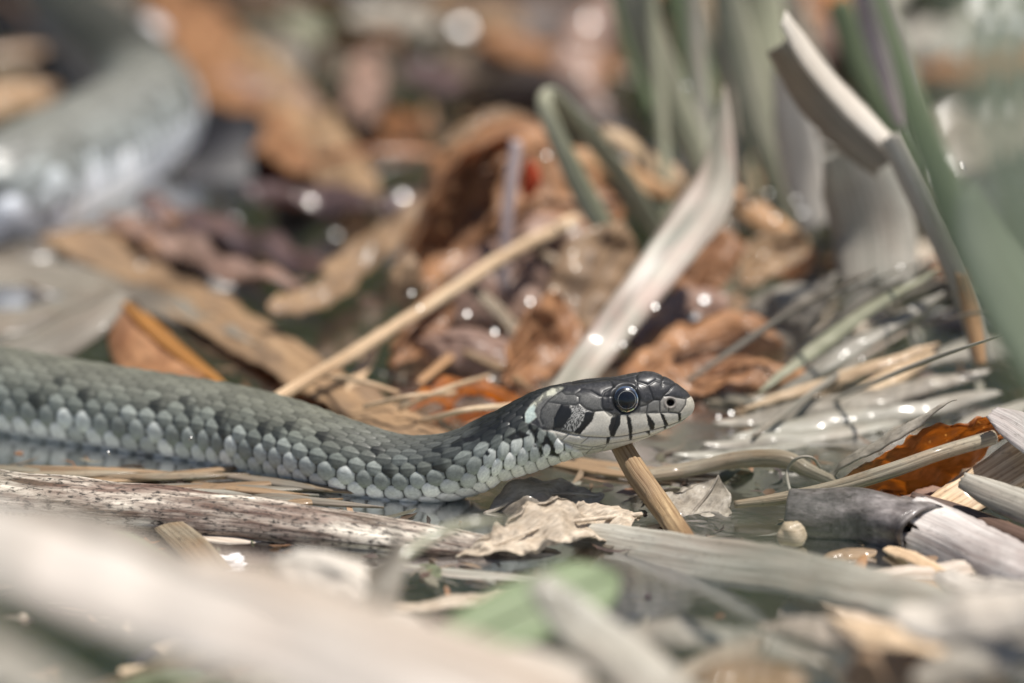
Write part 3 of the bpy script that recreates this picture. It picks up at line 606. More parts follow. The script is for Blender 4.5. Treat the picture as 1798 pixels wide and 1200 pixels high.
def folded_leaf():
    root = bpy.data.objects.new('folded_brown_leaf', None); COL.objects.link(root); b = pix(1600, 870, 0) * MM; root.location = tuple(b); root.empty_display_size = .003
    def pt(nm, lab, me): o = add(nm, me, root); o.location = tuple(-b); o['label'] = lab
    pt('inner_face', 'rust orange inner face', blade_mesh('inner_face', leaf_rust, [(1462, 842, Y(4), 16), (1530, 832, Y(3), 84), (1600, 812, Y(3), 138), (1660, 780, Y(3.5), 130), (1750, 742, Y(5), 60)], nrm=(.1, -.85, -.42), prof='cut', camber=-.05, crink=1.1, pleat=.8, thick=.12, m=19, ns=52, ragged=1.8, tear=.4)[0])
    pt('upper_flap', 'grey upper flap with frayed edge', blade_mesh('upper_flap', leaf_grey, [(1440, 842, Y(5), 10), (1500, 802, Y(2), 26), (1590, 752, Y(1), 30), (1660, 712, Y(1), 20), (1680, 702, Y(1.5), 6)], nrm=(-.25, -.35, .9), prof='taper', camber=.1, crink=.5, thick=.2, ragged=1.6)[0])
    pt('pale_tip', 'pale bent tip', blade_mesh('pale_tip', reed_white, [(1742, 722, Y(1), 30), (1780, 742, Y(-2), 66), (1850, 790, Y(-6), 80)], nrm=(.1, -.7, .7), prof='cut', camber=.06, thick=.15)[0])
    tag(root, 'folded brown leaf glowing rust orange inside with a frayed grey edge', 'leaf')
folded_leaf()
stalk('curved_grass_stem', 'thin grey-green curved stem crossing in front of the folded brown leaf', 'stem', twig_mat, [(1290, 886, Y(-6), 14), (1370, 876, Y(-5), 22), (1460, 858, Y(-5), 26), (1560, 828, Y(-4), 28), (1650, 796, Y(-2), 26), (1745, 768, Y(2), 26)], ns=60, m=14, hollow=.3)
stalk('bent_twig', 'bent grey-brown twig kinked above the murky water behind the skeleton leaf', 'twig', twig_mat, [(1110, 838, Y(12), 26), (1200, 826, Y(10), 32), (1300, 808, Y(8), 36), (1375, 806, Y(6), 36), (1420, 826, Y(5), 30), (1475, 850, Y(4), 18)], ns=60, m=20, hollow=.3, wob=.12, flat=.8, ridge=.04)
stalk('thread_loop', 'thin pale root thread looped over the bent twig', 'root', reed_grey, [(1388, 868, Y(3), 6), (1382, 830, Y(2.5), 6), (1398, 806, Y(2), 6), (1425, 804, Y(2), 6), (1440, 822, Y(3), 5)], ns=30, m=8, hollow=.2)
blade('ribbed_straw', 'broad ribbed pale straw fanning out beside the white split reed', 'straw', straw, [(1600, 925, Y(-4), 60), (1690, 872, Y(-3), 74), (1780, 815, Y(-2), 84), (1900, 745, Y(0), 90)], nrm=(0, -.7, .75), camber=.03)
blade('green_grey_reed_end', 'cut grey-green reed end poking over the ribbed straw', 'reed', reed_grey, [(1688, 840, Y(-12), 30), (1740, 862, Y(-14), 52), (1810, 890, Y(-17), 60), (1900, 930, Y(-20), 62)], nrm=(.1, -.8, .5), camber=.2)
stalk('dark_thin_stalk', 'thin dark brown stalk running behind the split white reed end', 'stalk', fibre('dark_brown_twig', (120, 96, 82), (70, 54, 46), (90, 76, 70), .5, .4), [(1600, 876, Y(-8), 26), (1690, 905, Y(-11), 34), (1800, 950, Y(-15), 40), (1900, 990, Y(-20), 40)], m=14)
blade('pink_scrap_right', 'pinkish brown leaf scrap on wet litter beneath the folded brown leaf', 'leaf scrap', leaf_pinkish, [(1560, 878, .8, 40), (1660, 865, 1.2, 70), (1780, 850, 1.0, 60)], nrm=FLAT, crink=.8, prof='both')
for i, (q, lab) in enumerate([([(1440, 985, .4, 20), (1480, 975, .6, 30), (1540, 968, .8, 24)], 'small brown leaf scrap wedged below the charred bark'), ([(1445, 985, .8, 26), (1500, 1000, 1.0, 26), (1520, 975, 1.4, 12)], 'tan straw splinter beside the snail shell')]):
    blade('leaf_scrap', lab, 'leaf scrap', [wet_straw, straw_brown][i], q, nrm=TILT, prof='both', crink=.4)
for i, (a, b, c, d, w, lab, mt) in enumerate([(1420, 1030, 1700, 990, 60, 'pale orange reed strip in the litter under the grey reed leaf', reed_pink), (1500, 1000, 1798, 1060, 52, 'shaded brown reed strip under the white split reed end', straw_brown), (1380, 1060, 1640, 1110, 70, 'pinkish straw strip in front of the grey reed leaf', reed_pink), (1560, 960, 1650, 1000, 34, 'short tan straw lying against the charred bark', straw)]):
    blade('litter_straw', lab, 'straw', mt, [(a, b, .8, w * .8), ((a + c) / 2, (b + d) / 2 - 4, 1.4, w), (c, d, 1.2, w * .8)], nrm=FLAT, crink=.3)
# straws just behind and below the body
for a, b, c, d, w, lab, mt in [(150, 842, 470, 812, 26, 'thin brown straw in the water below the body of the snake', wet_straw), (190, 822, 420, 838, 22, 'tan straw crossing another straw below the snake body', leaf_tan),
                               (230, 852, 560, 868, 24, 'grey-brown sunken straw between the snake body and weathered stalk', reed_grey), (940, 800, 1180, 842, 26, 'orange-brown straw on the water right under the chin', wet_straw), (1010, 806, 1300, 838, 30, 'brown wet reed strip on the water in front of the snout', wet_straw)]:
    blade('thin_straw', lab, 'straw', mt, [(a, b, .5, w), ((a + c) / 2, (b + d) / 2 + 3, .8, w), (c, d, .4, w * .6)], nrm=FLAT, camber=.1, prof='taper')
# ------------------------------------------------------------------ blurred foreground
blade('foreground_reed', 'broad bleached pinkish reed slanting over the water in front of the snake', 'reed', fore_reed, [(-700, 750, Y(-138), 150), (-300, 850, Y(-148), 165), (0, 955, Y(-156), 170), (300, 1062, Y(-165), 172), (600, 1165, Y(-176), 170), (1000, 1340, Y(-200), 190), (1300, 1560, Y(-230), 150)], nrm=(.1, -.6, .8), camber=.05, thick=1.0, ns=60, crink=.8, ragged=.8)
blade('brown_edge_reed', 'brown-edged dry reed lying against the broad bleached reed', 'reed', reed_pink, [(330, 985, Y(-118), 40), (450, 1010, Y(-120), 60), (620, 1080, Y(-126), 90), (850, 1160, Y(-134), 110), (1050, 1260, Y(-144), 110)], nrm=(.1, -.6, .8), camber=.12)
blade('corner_reed', 'pale grey reed piece in front of the broad bleached reed', 'reed', reed_grey, [(-160, 1060, Y(-170), 90), (20, 1170, Y(-180), 100), (200, 1290, Y(-190), 100)], nrm=(.1, -.6, .8))
leaf('white_curled_leaf', 'blurred dry leaf with a bright white upturned face and a grey fold', reed_pale, [(480, 985, Y(-70), 40), (545, 990, Y(-72), 118), (610, 1010, Y(-74), 120), (660, 1050, Y(-76), 60)], nrm=(.2, -.45, .9), camber=.25, crink=1., prof='both')
blade('grey_fold', 'shaded grey dry leaf standing beside the bright white curled leaf', 'leaf', leaf_grey, [(600, 1110, Y(-78), 130), (650, 1040, Y(-76), 120), (690, 965, Y(-74), 60), (684, 905, Y(-72), 22)], nrm=(-.8, -.6, .0), prof='taper', camber=.12)
blob('pale_seed_husk', 'pale blurred seed husk lying at the foot of the grey fold leaf', 'husk', reed_pale, 692, 1108, Y(-84), 60, 34, 36, seed=8)
blade('arching_grass_stem', 'thin grey-green grass blade arching above the weathered stalk', 'grass blade', sage, [(660, 1060, Y(-70), 14), (700, 985, Y(-66), 18), (770, 935, Y(-62), 22), (850, 915, Y(-60), 20), (920, 914, Y(-58), 6)], nrm=(0, -.8, .6), prof='taper', camber=.1)
leaf('rounded_green_leaf', 'rounded soft green leaf blurred in front of the murky water', green_soft, [(760, 1150, Y(-92), 80), (860, 1100, Y(-88), 120), (960, 1055, Y(-84), 130), (1050, 1020, Y(-80), 120), (1086, 1008, Y(-78), 60)], nrm=(-.1, -.7, .7), camber=.06, prof='round')
blade('green_grass_tip', 'small green grass tip rising beside the broad bleached reed', 'grass blade', green_soft, [(330, 1010, Y(-60), 40), (270, 970, Y(-56), 40), (215, 935, Y(-54), 30), (170, 920, Y(-52), 8)], nrm=(0, -.7, .7), prof='taper')
blade('fibrous_grey_reed', 'frayed grey reed slanting down in front of the rounded green leaf', 'reed', reed_grey, [(940, 1020, Y(-96), 50), (1020, 1090, Y(-100), 90), (1120, 1170, Y(-106), 110), (1260, 1290, Y(-116), 110)], nrm=(.15, -.7, .7), crink=.8)
blade('brown_water_straw', 'brown mottled reed strip at the water edge beside the rounded green leaf', 'reed', leaf_pale, [(690, 1070, 1.0, 34), (800, 1052, 1.6, 52), (920, 1030, 1.4, 44), (1010, 1012, .4, 16)], nrm=FLAT, prof='taper', crink=.6)
blade('sunken_grey_strip', 'flat grey strip floating in the water below the weathered stalk', 'reed strip', reed_grey, [(680, 990, -.2, 30), (800, 1004, .3, 40), (960, 1016, .2, 26)], nrm=FLAT, prof='both')
for i, (q, mt, lab) in enumerate([
    ([(1190, 1215, Y(-96), 60), (1300, 1185, Y(-94), 80), (1420, 1200, Y(-96), 60)], leaf_tan, 'crumpled tan leaf scrap low in front of the murky water'),
    ([(1450, 1080, Y(-82), 60), (1560, 1130, Y(-86), 100), (1700, 1200, Y(-92), 110), (1800, 1260, Y(-96), 100)], straw, 'cream straw strip slanting beneath the rounded pale reed tip'),
    ([(1560, 1075, Y(-90), 70), (1660, 1080, Y(-94), 110), (1800, 1060, Y(-98), 110), (1950, 1030, Y(-100), 90)], reed_pale, 'rounded pale reed tip above the cream straw strip'),
    ([(1600, 1190, Y(-104), 60), (1720, 1160, Y(-104), 80), (1850, 1130, Y(-104), 70)], leaf_grey, 'grey shaded leaf scrap beneath the rounded pale reed tip'),
    ([(760, 1190, Y(-120), 60), (900, 1165, Y(-118), 80), (1040, 1190, Y(-118), 60)], reed_pale, 'pale straw piece beneath the rounded green leaf'),
    ([(700, 1120, Y(-100), 40), (820, 1150, Y(-104), 56), (960, 1215, Y(-110), 50)], reed_grey, 'grey straw beneath the rounded green leaf')]):
    blade('foreground_scrap', lab, 'straw', mt, q, nrm=(.05, -.6, .8), prof='both', crink=.8, camber=.12)
# grass growing in front of the right edge
blade('dark_green_blade', 'dark green grass blade slanting down before the grey leaves', 'grass blade', green, [(1500, -120, Y(-70), 26), (1565, 60, Y(-76), 36), (1622, 250, Y(-82), 56), (1690, 420, Y(-86), 62), (1790, 620, Y(-92), 60), (1960, 900, Y(-100), 60)], nrm=(-.3, -.9, .3), camber=.1, ns=60)
blade('wide_sage_blade', 'wide pale green grass blade lit along its edge beside the dark green blade', 'grass blade', veil_green, [(1690, 330, Y(-92), 30), (1720, 430, Y(-94), 84), (1790, 560, Y(-98), 110), (1880, 700, Y(-104), 110), (2000, 860, Y(-110), 90)], nrm=(-.2, -.9, .45), camber=.12, ns=50)
blade('near_grass_blade', 'soft out-of-focus pale green grass blade growing close to the lens', 'grass blade', veil_green, [(1990, 900, Y(-250), 150), (1860, 560, Y(-262), 150), (1760, 250, Y(-265), 150), (1760, -60, Y(-262), 120), (1820, -300, Y(-255), 60)], nrm=(-.3, -.9, .2), camber=.1, ns=50)

blade('slender_reed_shoot', 'tall thin green grass blade far out of focus before the murky water', 'grass blade', green, [(1210, 1700, Y(-296), 60), (1290, 1250, Y(-298), 74), (1390, 900, Y(-300), 76), (1450, 700, Y(-302), 60), (1500, 540, Y(-304), 20)], nrm=(-.2, -.95, .2), prof='taper', camber=.1)
blade('slender_reed_shoot', 'thin green grass tip far out of focus before the left body of the snake', 'grass blade', green, [(-330, 1600, Y(-296), 50), (-160, 1150, Y(-298), 60), (-20, 850, Y(-300), 60), (60, 660, Y(-302), 20)], nrm=(-.2, -.95, .2), prof='taper', camber=.1)

for q, mt, lab in [
    ([(120, 1010, Y(-112), 20), (300, 1042, Y(-118), 40), (520, 1110, Y(-126), 44), (760, 1200, Y(-136), 36)], straw_brown, 'thin brown reed strip lying along the broad bleached reed'),
    ([(-60, 905, Y(-100), 60), (120, 930, Y(-104), 84), (300, 985, Y(-108), 70), (440, 1030, Y(-112), 30)], reed_dull, 'dull grey reed strip at the upper edge of the broad bleached reed'),
    ([(1060, 1130, Y(-70), 40), (1180, 1110, Y(-72), 60), (1330, 1130, Y(-76), 56), (1450, 1165, Y(-80), 30)], reed_grey, 'pale grey reed strip across the murky water'),
    ([(1330, 1090, Y(-66), 30), (1460, 1110, Y(-72), 54), (1600, 1150, Y(-78), 60)], reed_pink, 'pinkish grey straw beside the cream straw strip'),
    ([(1640, 1010, Y(-40), 40), (1740, 1030, Y(-46), 64), (1880, 1050, Y(-52), 60)], reed_pale, 'pale straw lying under the white split reed end'),
    ([(1180, 1200, Y(-84), 40), (1260, 1160, Y(-82), 60), (1350, 1120, Y(-80), 30)], leaf_pale, 'crinkled pale leaf scrap low by the murky water'),
    ([(560, 1200, Y(-100), 50), (640, 1150, Y(-98), 80), (740, 1130, Y(-98), 50)], reed_grey, 'grey leaf scrap in front of the seed husk'),
    ([(1480, 1200, Y(-92), 60), (1560, 1170, Y(-92), 84), (1660, 1180, Y(-94), 60)], leaf_tan, 'tan leaf scrap beneath the cream straw strip')]:
    blade('dry_scrap', lab, 'reed scrap', mt, q, nrm=(.05, -.65, .75), prof='both', crink=.8, camber=.08, ragged=1.2)
# ------------------------------------------------------------------ behind the snake
stalk('diagonal_straw', 'thin pale straw leaning diagonally behind the snake up to the brown leaf mound', 'straw', straw, [(484, 700, Y(30), 20), (600, 632, Y(44), 23), (740, 545, Y(60), 24), (880, 455, Y(75), 25), (1008, 388, Y(88), 26)], ns=120, m=14, hollow=.5, nodes=(.36, .74), wob=.09)
stalk('upright_twig', 'slender purplish twig standing upright across the diagonal straw', 'twig', purple_stick, [(884, 512, Y(80), 20), (888, 420, Y(82), 21), (896, 330, Y(84), 23), (907, 248, Y(86), 22)], ns=30, m=12)
blade('bent_sage_blade', 'sage grass blade sharply folded over like a hairpin', 'grass blade', sage, [(1092, 440, Y(80), 24), (1040, 370, Y(82), 42), (990, 270, Y(84), 36), (958, 195, Y(86), 30), (960, 166, Y(88), 28), (990, 188, Y(91), 30), (1060, 270, Y(94), 36), (1120, 355, Y(96), 36), (1165, 425, Y(98), 30)], nrm=(-.35, -.85, .35), camber=.08, ns=80, ragged=.2)
blade('pointed_reed_blade', 'broad pale reed blade with a pinkish pointed tip rising behind the head', 'reed leaf', fibre('pale_pink_green_blade', (176, 168, 154), (116, 114, 100), (160, 126, 114), .8, .25, coat=.12, rough=.45, transl=.15, across=.4, along=.012, con=.09),
      [(960, 735, Y(36), 58), (1040, 625, Y(45), 66), (1120, 520, Y(53), 74), (1185, 432, Y(60), 84), (1236, 362, Y(65), 92), (1260, 305, Y(69), 66), (1268, 235, Y(73), 38), (1272, 152, Y(77), 3)], nrm=(-.2, -.9, .35), fold=-.03, camber=.015, ns=70, ragged=.25)
leaf('arched_brown_leaf', 'large arched brown leaf mound with a dark hollow behind the upright twig', leaf_brown, [(712, 480, Y(96), 110), (752, 370, Y(100), 170), (830, 265, Y(104), 190), (930, 240, Y(106), 190), (1000, 310, Y(104), 170), (1036, 420, Y(100), 120)], nrm=[(-1, -.1, .3), (-.8, -.1, .6), (-.3, -.1, .9), (.3, -.1, .9), (.8, -.1, .6), (1, -.1, .3)], camber=.05, crink=1.0, prof='cut', m=21, ns=56, pleat=.4, ragged=1.4)
leaf('tan_brown_leaf', 'tan-brown leaf face inside the arched brown leaf mound', leaf_brown, [(1010, 470, Y(92), 60), (950, 420, Y(98), 190), (900, 370, Y(102), 200), (840, 320, Y(106), 120)], nrm=(.35, -.7, .65), camber=.08, crink=1.0, prof='both')
leaf('pale_top_leaf', 'pale tan leaf capping the arched brown leaf', leaf_tan, [(770, 262, Y(112), 60), (830, 240, Y(114), 80), (900, 214, Y(118), 80), (960, 240, Y(122), 40)], nrm=(0, -.6, .8), camber=.12, crink=1.2, prof='both')
blade('red_leaf_scrap', 'small bright red-orange leaf scrap between the upright twig and the folded sage blade', 'leaf scrap', fibre('red_leaf', (214, 96, 56), (170, 62, 34), None, 0, .2, transl=.3, tcol=(220, 70, 30)), [(922, 350, Y(88), 20), (932, 315, Y(88), 36), (926, 278, Y(89), 18)], nrm=FACE, prof='both')
leaf('brown_leaf_centre', 'broad brown leaf lying below the folded sage blade', leaf_brown, [(760, 545, Y(84), 60), (880, 500, Y(88), 150), (1000, 470, Y(92), 170), (1110, 440, Y(98), 120)], nrm=(.05, -.75, .65), camber=.12, crink=1.6, prof='both', pleat=.5)
leaf('curled_pink_leaf', 'pinkish curled leaf with a dark rust hollow beneath, behind the snake neck', leaf_pinkish, [(735, 600, Y(58), 60), (800, 592, Y(56), 84), (870, 610, Y(55), 96), (915, 650, Y(55), 60)], nrm=(0, -.55, .85), camber=.3, crink=1., prof='both')
blade('rust_hollow', 'dark rust leaf lining the hollow under the curled pinkish leaf', 'leaf', leaf_rust, [(720, 715, Y(46), 30), (790, 690, Y(50), 56), (860, 690, Y(50), 56), (930, 720, Y(46), 30)], nrm=(0, -.3, .95), crink=1.6, prof='both', camber=-.15)
leaf('glossy_brown_leaf', 'glossy wet brown leaf with white glints beside the pale reed blade', leaf_pinkish, [(1100, 600, Y(60), 70), (1180, 560, Y(66), 140), (1260, 540, Y(72), 130), (1330, 560, Y(76), 60)], nrm=(-.1, -.55, .85), camber=.15, crink=2.0, prof='both')
leaf('brown_leaf_low', 'dull brown leaf lying right behind the snake head', leaf_brown, [(1120, 690, 1.5, 60), (1220, 655, 3, 110), (1330, 640, 4, 110), (1420, 660, 2, 60)], nrm=FLAT, camber=.1, crink=1.5, prof='both')
leaf('shaded_grey_leaf', 'shaded grey pointed leaf with a straight lit edge beside the murky water', leaf_grey, [(1470, 480, Y(60), 20), (1420, 530, Y(60), 120), (1340, 570, Y(62), 150), (1260, 590, Y(64), 100)], nrm=(-.35, -.75, .55), camber=.06, crink=.8, prof='leaf')
for i, (q, mt, lab) in enumerate([
    ([(1060, 225, Y(108), 40), (1130, 275, Y(110), 44), (1220, 330, Y(112), 40), (1300, 380, Y(112), 30)], straw, 'tan straw lying behind the folded sage blade'),
    ([(990, 265, Y(100), 40), (1090, 300, Y(102), 44), (1190, 345, Y(104), 30)], straw_brown, 'pinkish brown straw between the limbs of the folded sage blade'),
    ([(1270, 330, Y(100), 40), (1340, 380, Y(96), 46), (1420, 430, Y(92), 36)], straw_brown, 'brown straw behind the tip of the pale reed blade'),
    ([(1240, 395, Y(92), 36), (1310, 445, Y(90), 40), (1390, 470, Y(88), 40), (1430, 440, Y(88), 24)], leaf_brown, 'curling brown leaf strip around a dark gap beside the pale reed blade'),
    ([(1200, 470, Y(84), 60), (1240, 440, Y(84), 90), (1270, 400, Y(86), 50)], leaf_tan, 'tan leaf scrap beside the pale reed blade'),
    ([(1030, 560, Y(76), 60), (1060, 480, Y(78), 96), (1090, 420, Y(80), 50)], leaf_pinkish, 'pinkish leaf scrap in the gap beside the pale reed blade'),
    ([(700, 540, Y(76), 40), (712, 490, Y(76), 60), (718, 440, Y(78), 24)], leaf_tan, 'upright tan leaf scrap beside the diagonal straw'),
    ([(610, 690, Y(46), 18), (640, 640, Y(50), 24), (665, 600, Y(54), 18)], straw, 'short pale straw leaning beneath the diagonal straw'),
    ([(800, 480, Y(72), 20), (860, 530, Y(70), 26), (920, 590, Y(66), 24), (990, 640, Y(60), 16)], twig_mat, 'dark brown stem curving down from the diagonal straw')]):
    blade('background_scrap', lab, 'straw', mt, q, nrm=(.05, -.75, .65), prof='both', crink=.8, camber=.15)
for a, b, c, d, lab in [(640, 715, 800, 690, 'fine tan straw in the litter behind the snake body'), (700, 720, 860, 660, 'fine straw crossing towards the rust hollow'), (740, 740, 900, 712, 'fine straw lying close behind the snake neck'), (560, 660, 700, 690, 'fine straw beneath the diagonal straw')]:
    stalk('fine_straw', lab, 'straw', straw, [(a, b, 3, 9), ((a + c) / 2, (b + d) / 2 - 6, 6, 10), (c, d, 4, 8)], ns=20, m=8)
# the heap of curled leaves behind the head
for q, mt, nr, cam_, lab in [
    ([(730, 500, Y(88), 90), (770, 400, Y(94), 150), (830, 310, Y(98), 160), (900, 240, Y(100), 90)], leaf_brown, (.75, -.65, .15), -.22, 'dark brown concave leaf forming the shaded left flank of the leaf heap'),
    ([(1020, 500, Y(84), 90), (1000, 410, Y(90), 210), (960, 330, Y(95), 220), (920, 260, Y(98), 130)], leaf_brown, (.2, -.75, .65), .1, 'orange-brown leaf forming the sunlit face of the leaf heap'),
    ([(780, 545, Y(78), 90), (880, 485, Y(82), 170), (970, 440, Y(84), 170), (1060, 420, Y(86), 90)], leaf_pinkish, (0, -.7, .7), .16, 'pinkish brown leaf curving across the middle of the leaf heap'),
    ([(990, 610, Y(64), 80), (1040, 510, Y(70), 150), (1075, 440, Y(74), 140), (1095, 390, Y(76), 60)], leaf_tan, (.35, -.8, .45), .14, 'upright tan leaf at the right shoulder of the leaf heap'),
    ([(1190, 560, Y(72), 60), (1230, 470, Y(78), 110), (1270, 400, Y(82), 90)], leaf_brown, (-.3, -.8, .5), .14, 'brown curled leaf peeking out past the pale reed blade'),
    ([(690, 650, Y(54), 40), (740, 570, Y(62), 90), (780, 500, Y(68), 70)], leaf_brown, (-.4, -.8, .4), .2, 'small dark brown leaf at the left foot of the leaf heap'),
    ([(880, 670, Y(50), 60), (945, 600, Y(56), 120), (1000, 530, Y(62), 90)], leaf_brown, (.3, -.85, .3), -.2, 'brown leaf curling up close behind the snake neck'),
    ([(1090, 690, Y(46), 50), (1180, 620, Y(54), 120), (1290, 590, Y(58), 110), (1380, 600, Y(58), 50)], leaf_brown, (.05, -.6, .8), .14, 'orange-brown leaf sloping down behind the eye of the snake'),
    ([(1300, 500, Y(78), 40), (1350, 450, Y(84), 80), (1420, 430, Y(86), 50)], leaf_tan, (.1, -.8, .5), -.15, 'small tan leaf around the dark gap under the hanging pale reed')]:
    leaf('curled_heap_leaf', lab, mt, q, nrm=nr, camber=cam_, crink=1.3, prof='both', pleat=.5, ragged=1.3)
for k in range(12):
    a = random.uniform(700, 1320); b = 690 - random.random() * 330 * (1 - abs(a - 980) / 420); yy = 46 + (700 - b) * .17; an = random.uniform(-.9, .9); ln = random.uniform(60, 140)
    mt, ad = random.choice([(straw_brown, 'brown'), (wet_straw, 'dark brown'), (leaf_tan, 'tan'), (twig_mat, 'grey-brown')])
    blade('heap_straw', 'narrow ' + ad + ' straw tangled in the leaf heap behind the head', 'straw', mt, [(a - ln * math.cos(an), b + ln * math.sin(an) * .7, Y(yy), 12), (a, b - 8, Y(yy - 3), 17), (a + ln * math.cos(an), b - ln * math.sin(an) * .7, Y(yy + 2), 9)], group=ad + ' straws tangled in the leaf heap', nrm=(.1, -.8, .6), camber=.15, prof='taper', ns=20, m=5)
for k in range(11):
    a = random.uniform(1080, 1620); yy = random.uniform(104, 160); w = random.uniform(16, 34); dx = random.uniform(20, 130)
    mt, ad = random.choice([(sage, 'pale olive'), (sage, 'pale olive'), (green, 'dark green'), (reed_grey, 'grey'), (straw, 'straw-coloured'), (reed_dull, 'dull grey-brown')])
    blade('thin_reed_shoot', 'thin ' + ad + ' grass blade in the upright tangle behind the cream reed', 'grass blade', mt, [(a - dx, -140, Y(yy + 10), w * .6), (a - dx * .6, 40, Y(yy + 6), w), (a, 210, Y(yy), w), (a + dx * .5, 400, Y(yy - 8), w * .7)], group='thin ' + ad + ' blades in the upright tangle', nrm=(random.uniform(-.6, .6), -.85, .35), camber=.12, ns=30, m=5, ragged=.4)
for k in range(9):
    a = random.uniform(1360, 1700); b = random.uniform(470, 640); ln = random.uniform(90, 190); an = random.uniform(.15, .75)
    blade('fine_strand', 'fine grey dry strand tangled above the wet reed strips', 'grass strand', random.choice([reed_grey, reed_dull]), [(a - ln, b + ln * an, 1.5, 8), (a, b, 6 + 10 * random.random(), 12), (a + ln * .9, b - ln * an * .7, 10 + 12 * random.random(), 5)], group='fine strands tangled above the reed strips', nrm=(0, -.7, .7), prof='taper', ns=24, m=5)
for k in range(16):
    a = random.uniform(10, 640); b = 812 + (a / 600) * 56 + random.uniform(-14, 22); ln = random.uniform(60, 150); sl = random.uniform(-.1, .16)
    mt, ad = random.choice([(wet_straw, 'dark brown'), (reed_dull, 'grey'), (leaf_tan, 'tan'), (twig_mat, 'grey-brown')])
    blade('floating_straw', 'wet ' + ad + ' straw strip floating between the snake and the weathered stalk', 'straw', mt, [(a - ln, b - ln * sl, .7, 14), (a, b, 1.1, 26), (a + ln, b + ln * sl, .7, 12)], group=ad + ' straw strips floating between snake and stalk', nrm=FLAT, prof='taper', camber=.06, ns=22, m=5)
# left side: broad tan reed leaves
blade('broad_tan_reed_leaf', 'broad flat tan reed leaf lying behind the snake body', 'reed leaf', leaf_tan, [(120, 400, Y(122), 130), (260, 470, Y(104), 140), (420, 570, Y(80), 140), (580, 670, Y(56), 130), (760, 770, Y(32), 110)], nrm=(.25, -.3, .9), camber=.06, crink=.7, ns=56)
blade('orange_folded_edge', 'orange glowing fold of a reed leaf behind the snake body', 'reed leaf', fibre('amber_reed_leaf', (196, 142, 76), (146, 98, 46), (128, 92, 56), .6, .3, transl=.35, tcol=(206, 136, 50)), [(205, 510, Y(70), 18), (250, 555, Y(62), 36), (310, 610, Y(54), 34), (400, 680, Y(44), 20)], nrm=(.5, -.7, .5), prof='both', camber=.05)
blade('grey_tent_leaf', 'grey-brown reed leaf bent like a tent beside the orange fold', 'reed leaf', reed_dull, [(-60, 640, Y(54), 60), (60, 610, Y(58), 90), (150, 560, Y(62), 90), (215, 512, Y(68), 40)], nrm=(-.2, -.6, .8), camber=.1)
blade('brown_tent_side', 'brown shaded side of a bent reed leaf under the orange fold', 'reed leaf', leaf_brown, [(205, 520, Y(68), 30), (240, 590, Y(58), 110), (290, 660, Y(48), 120), (350, 720, Y(40), 60)], nrm=(.1, -.85, .5), prof='both')
blade('grey_reed_left', 'dull grey reed leaf lying in front of the far snake coil', 'reed leaf', reed_dull, [(-120, 470, Y(116), 130), (40, 470, Y(112), 150), (200, 500, Y(102), 130), (360, 560, Y(86), 80), (460, 610, Y(74), 30)], nrm=FLAT, prof='taper', crink=.6)
blade('grey_reed_low_left', 'dull grey reed leaf between the far coil and the bent tent leaf', 'reed leaf', reed_dull, [(-100, 560, Y(84), 110), (60, 548, Y(88), 120), (200, 500, Y(96), 70)], nrm=FLAT, prof='taper', crink=.5)
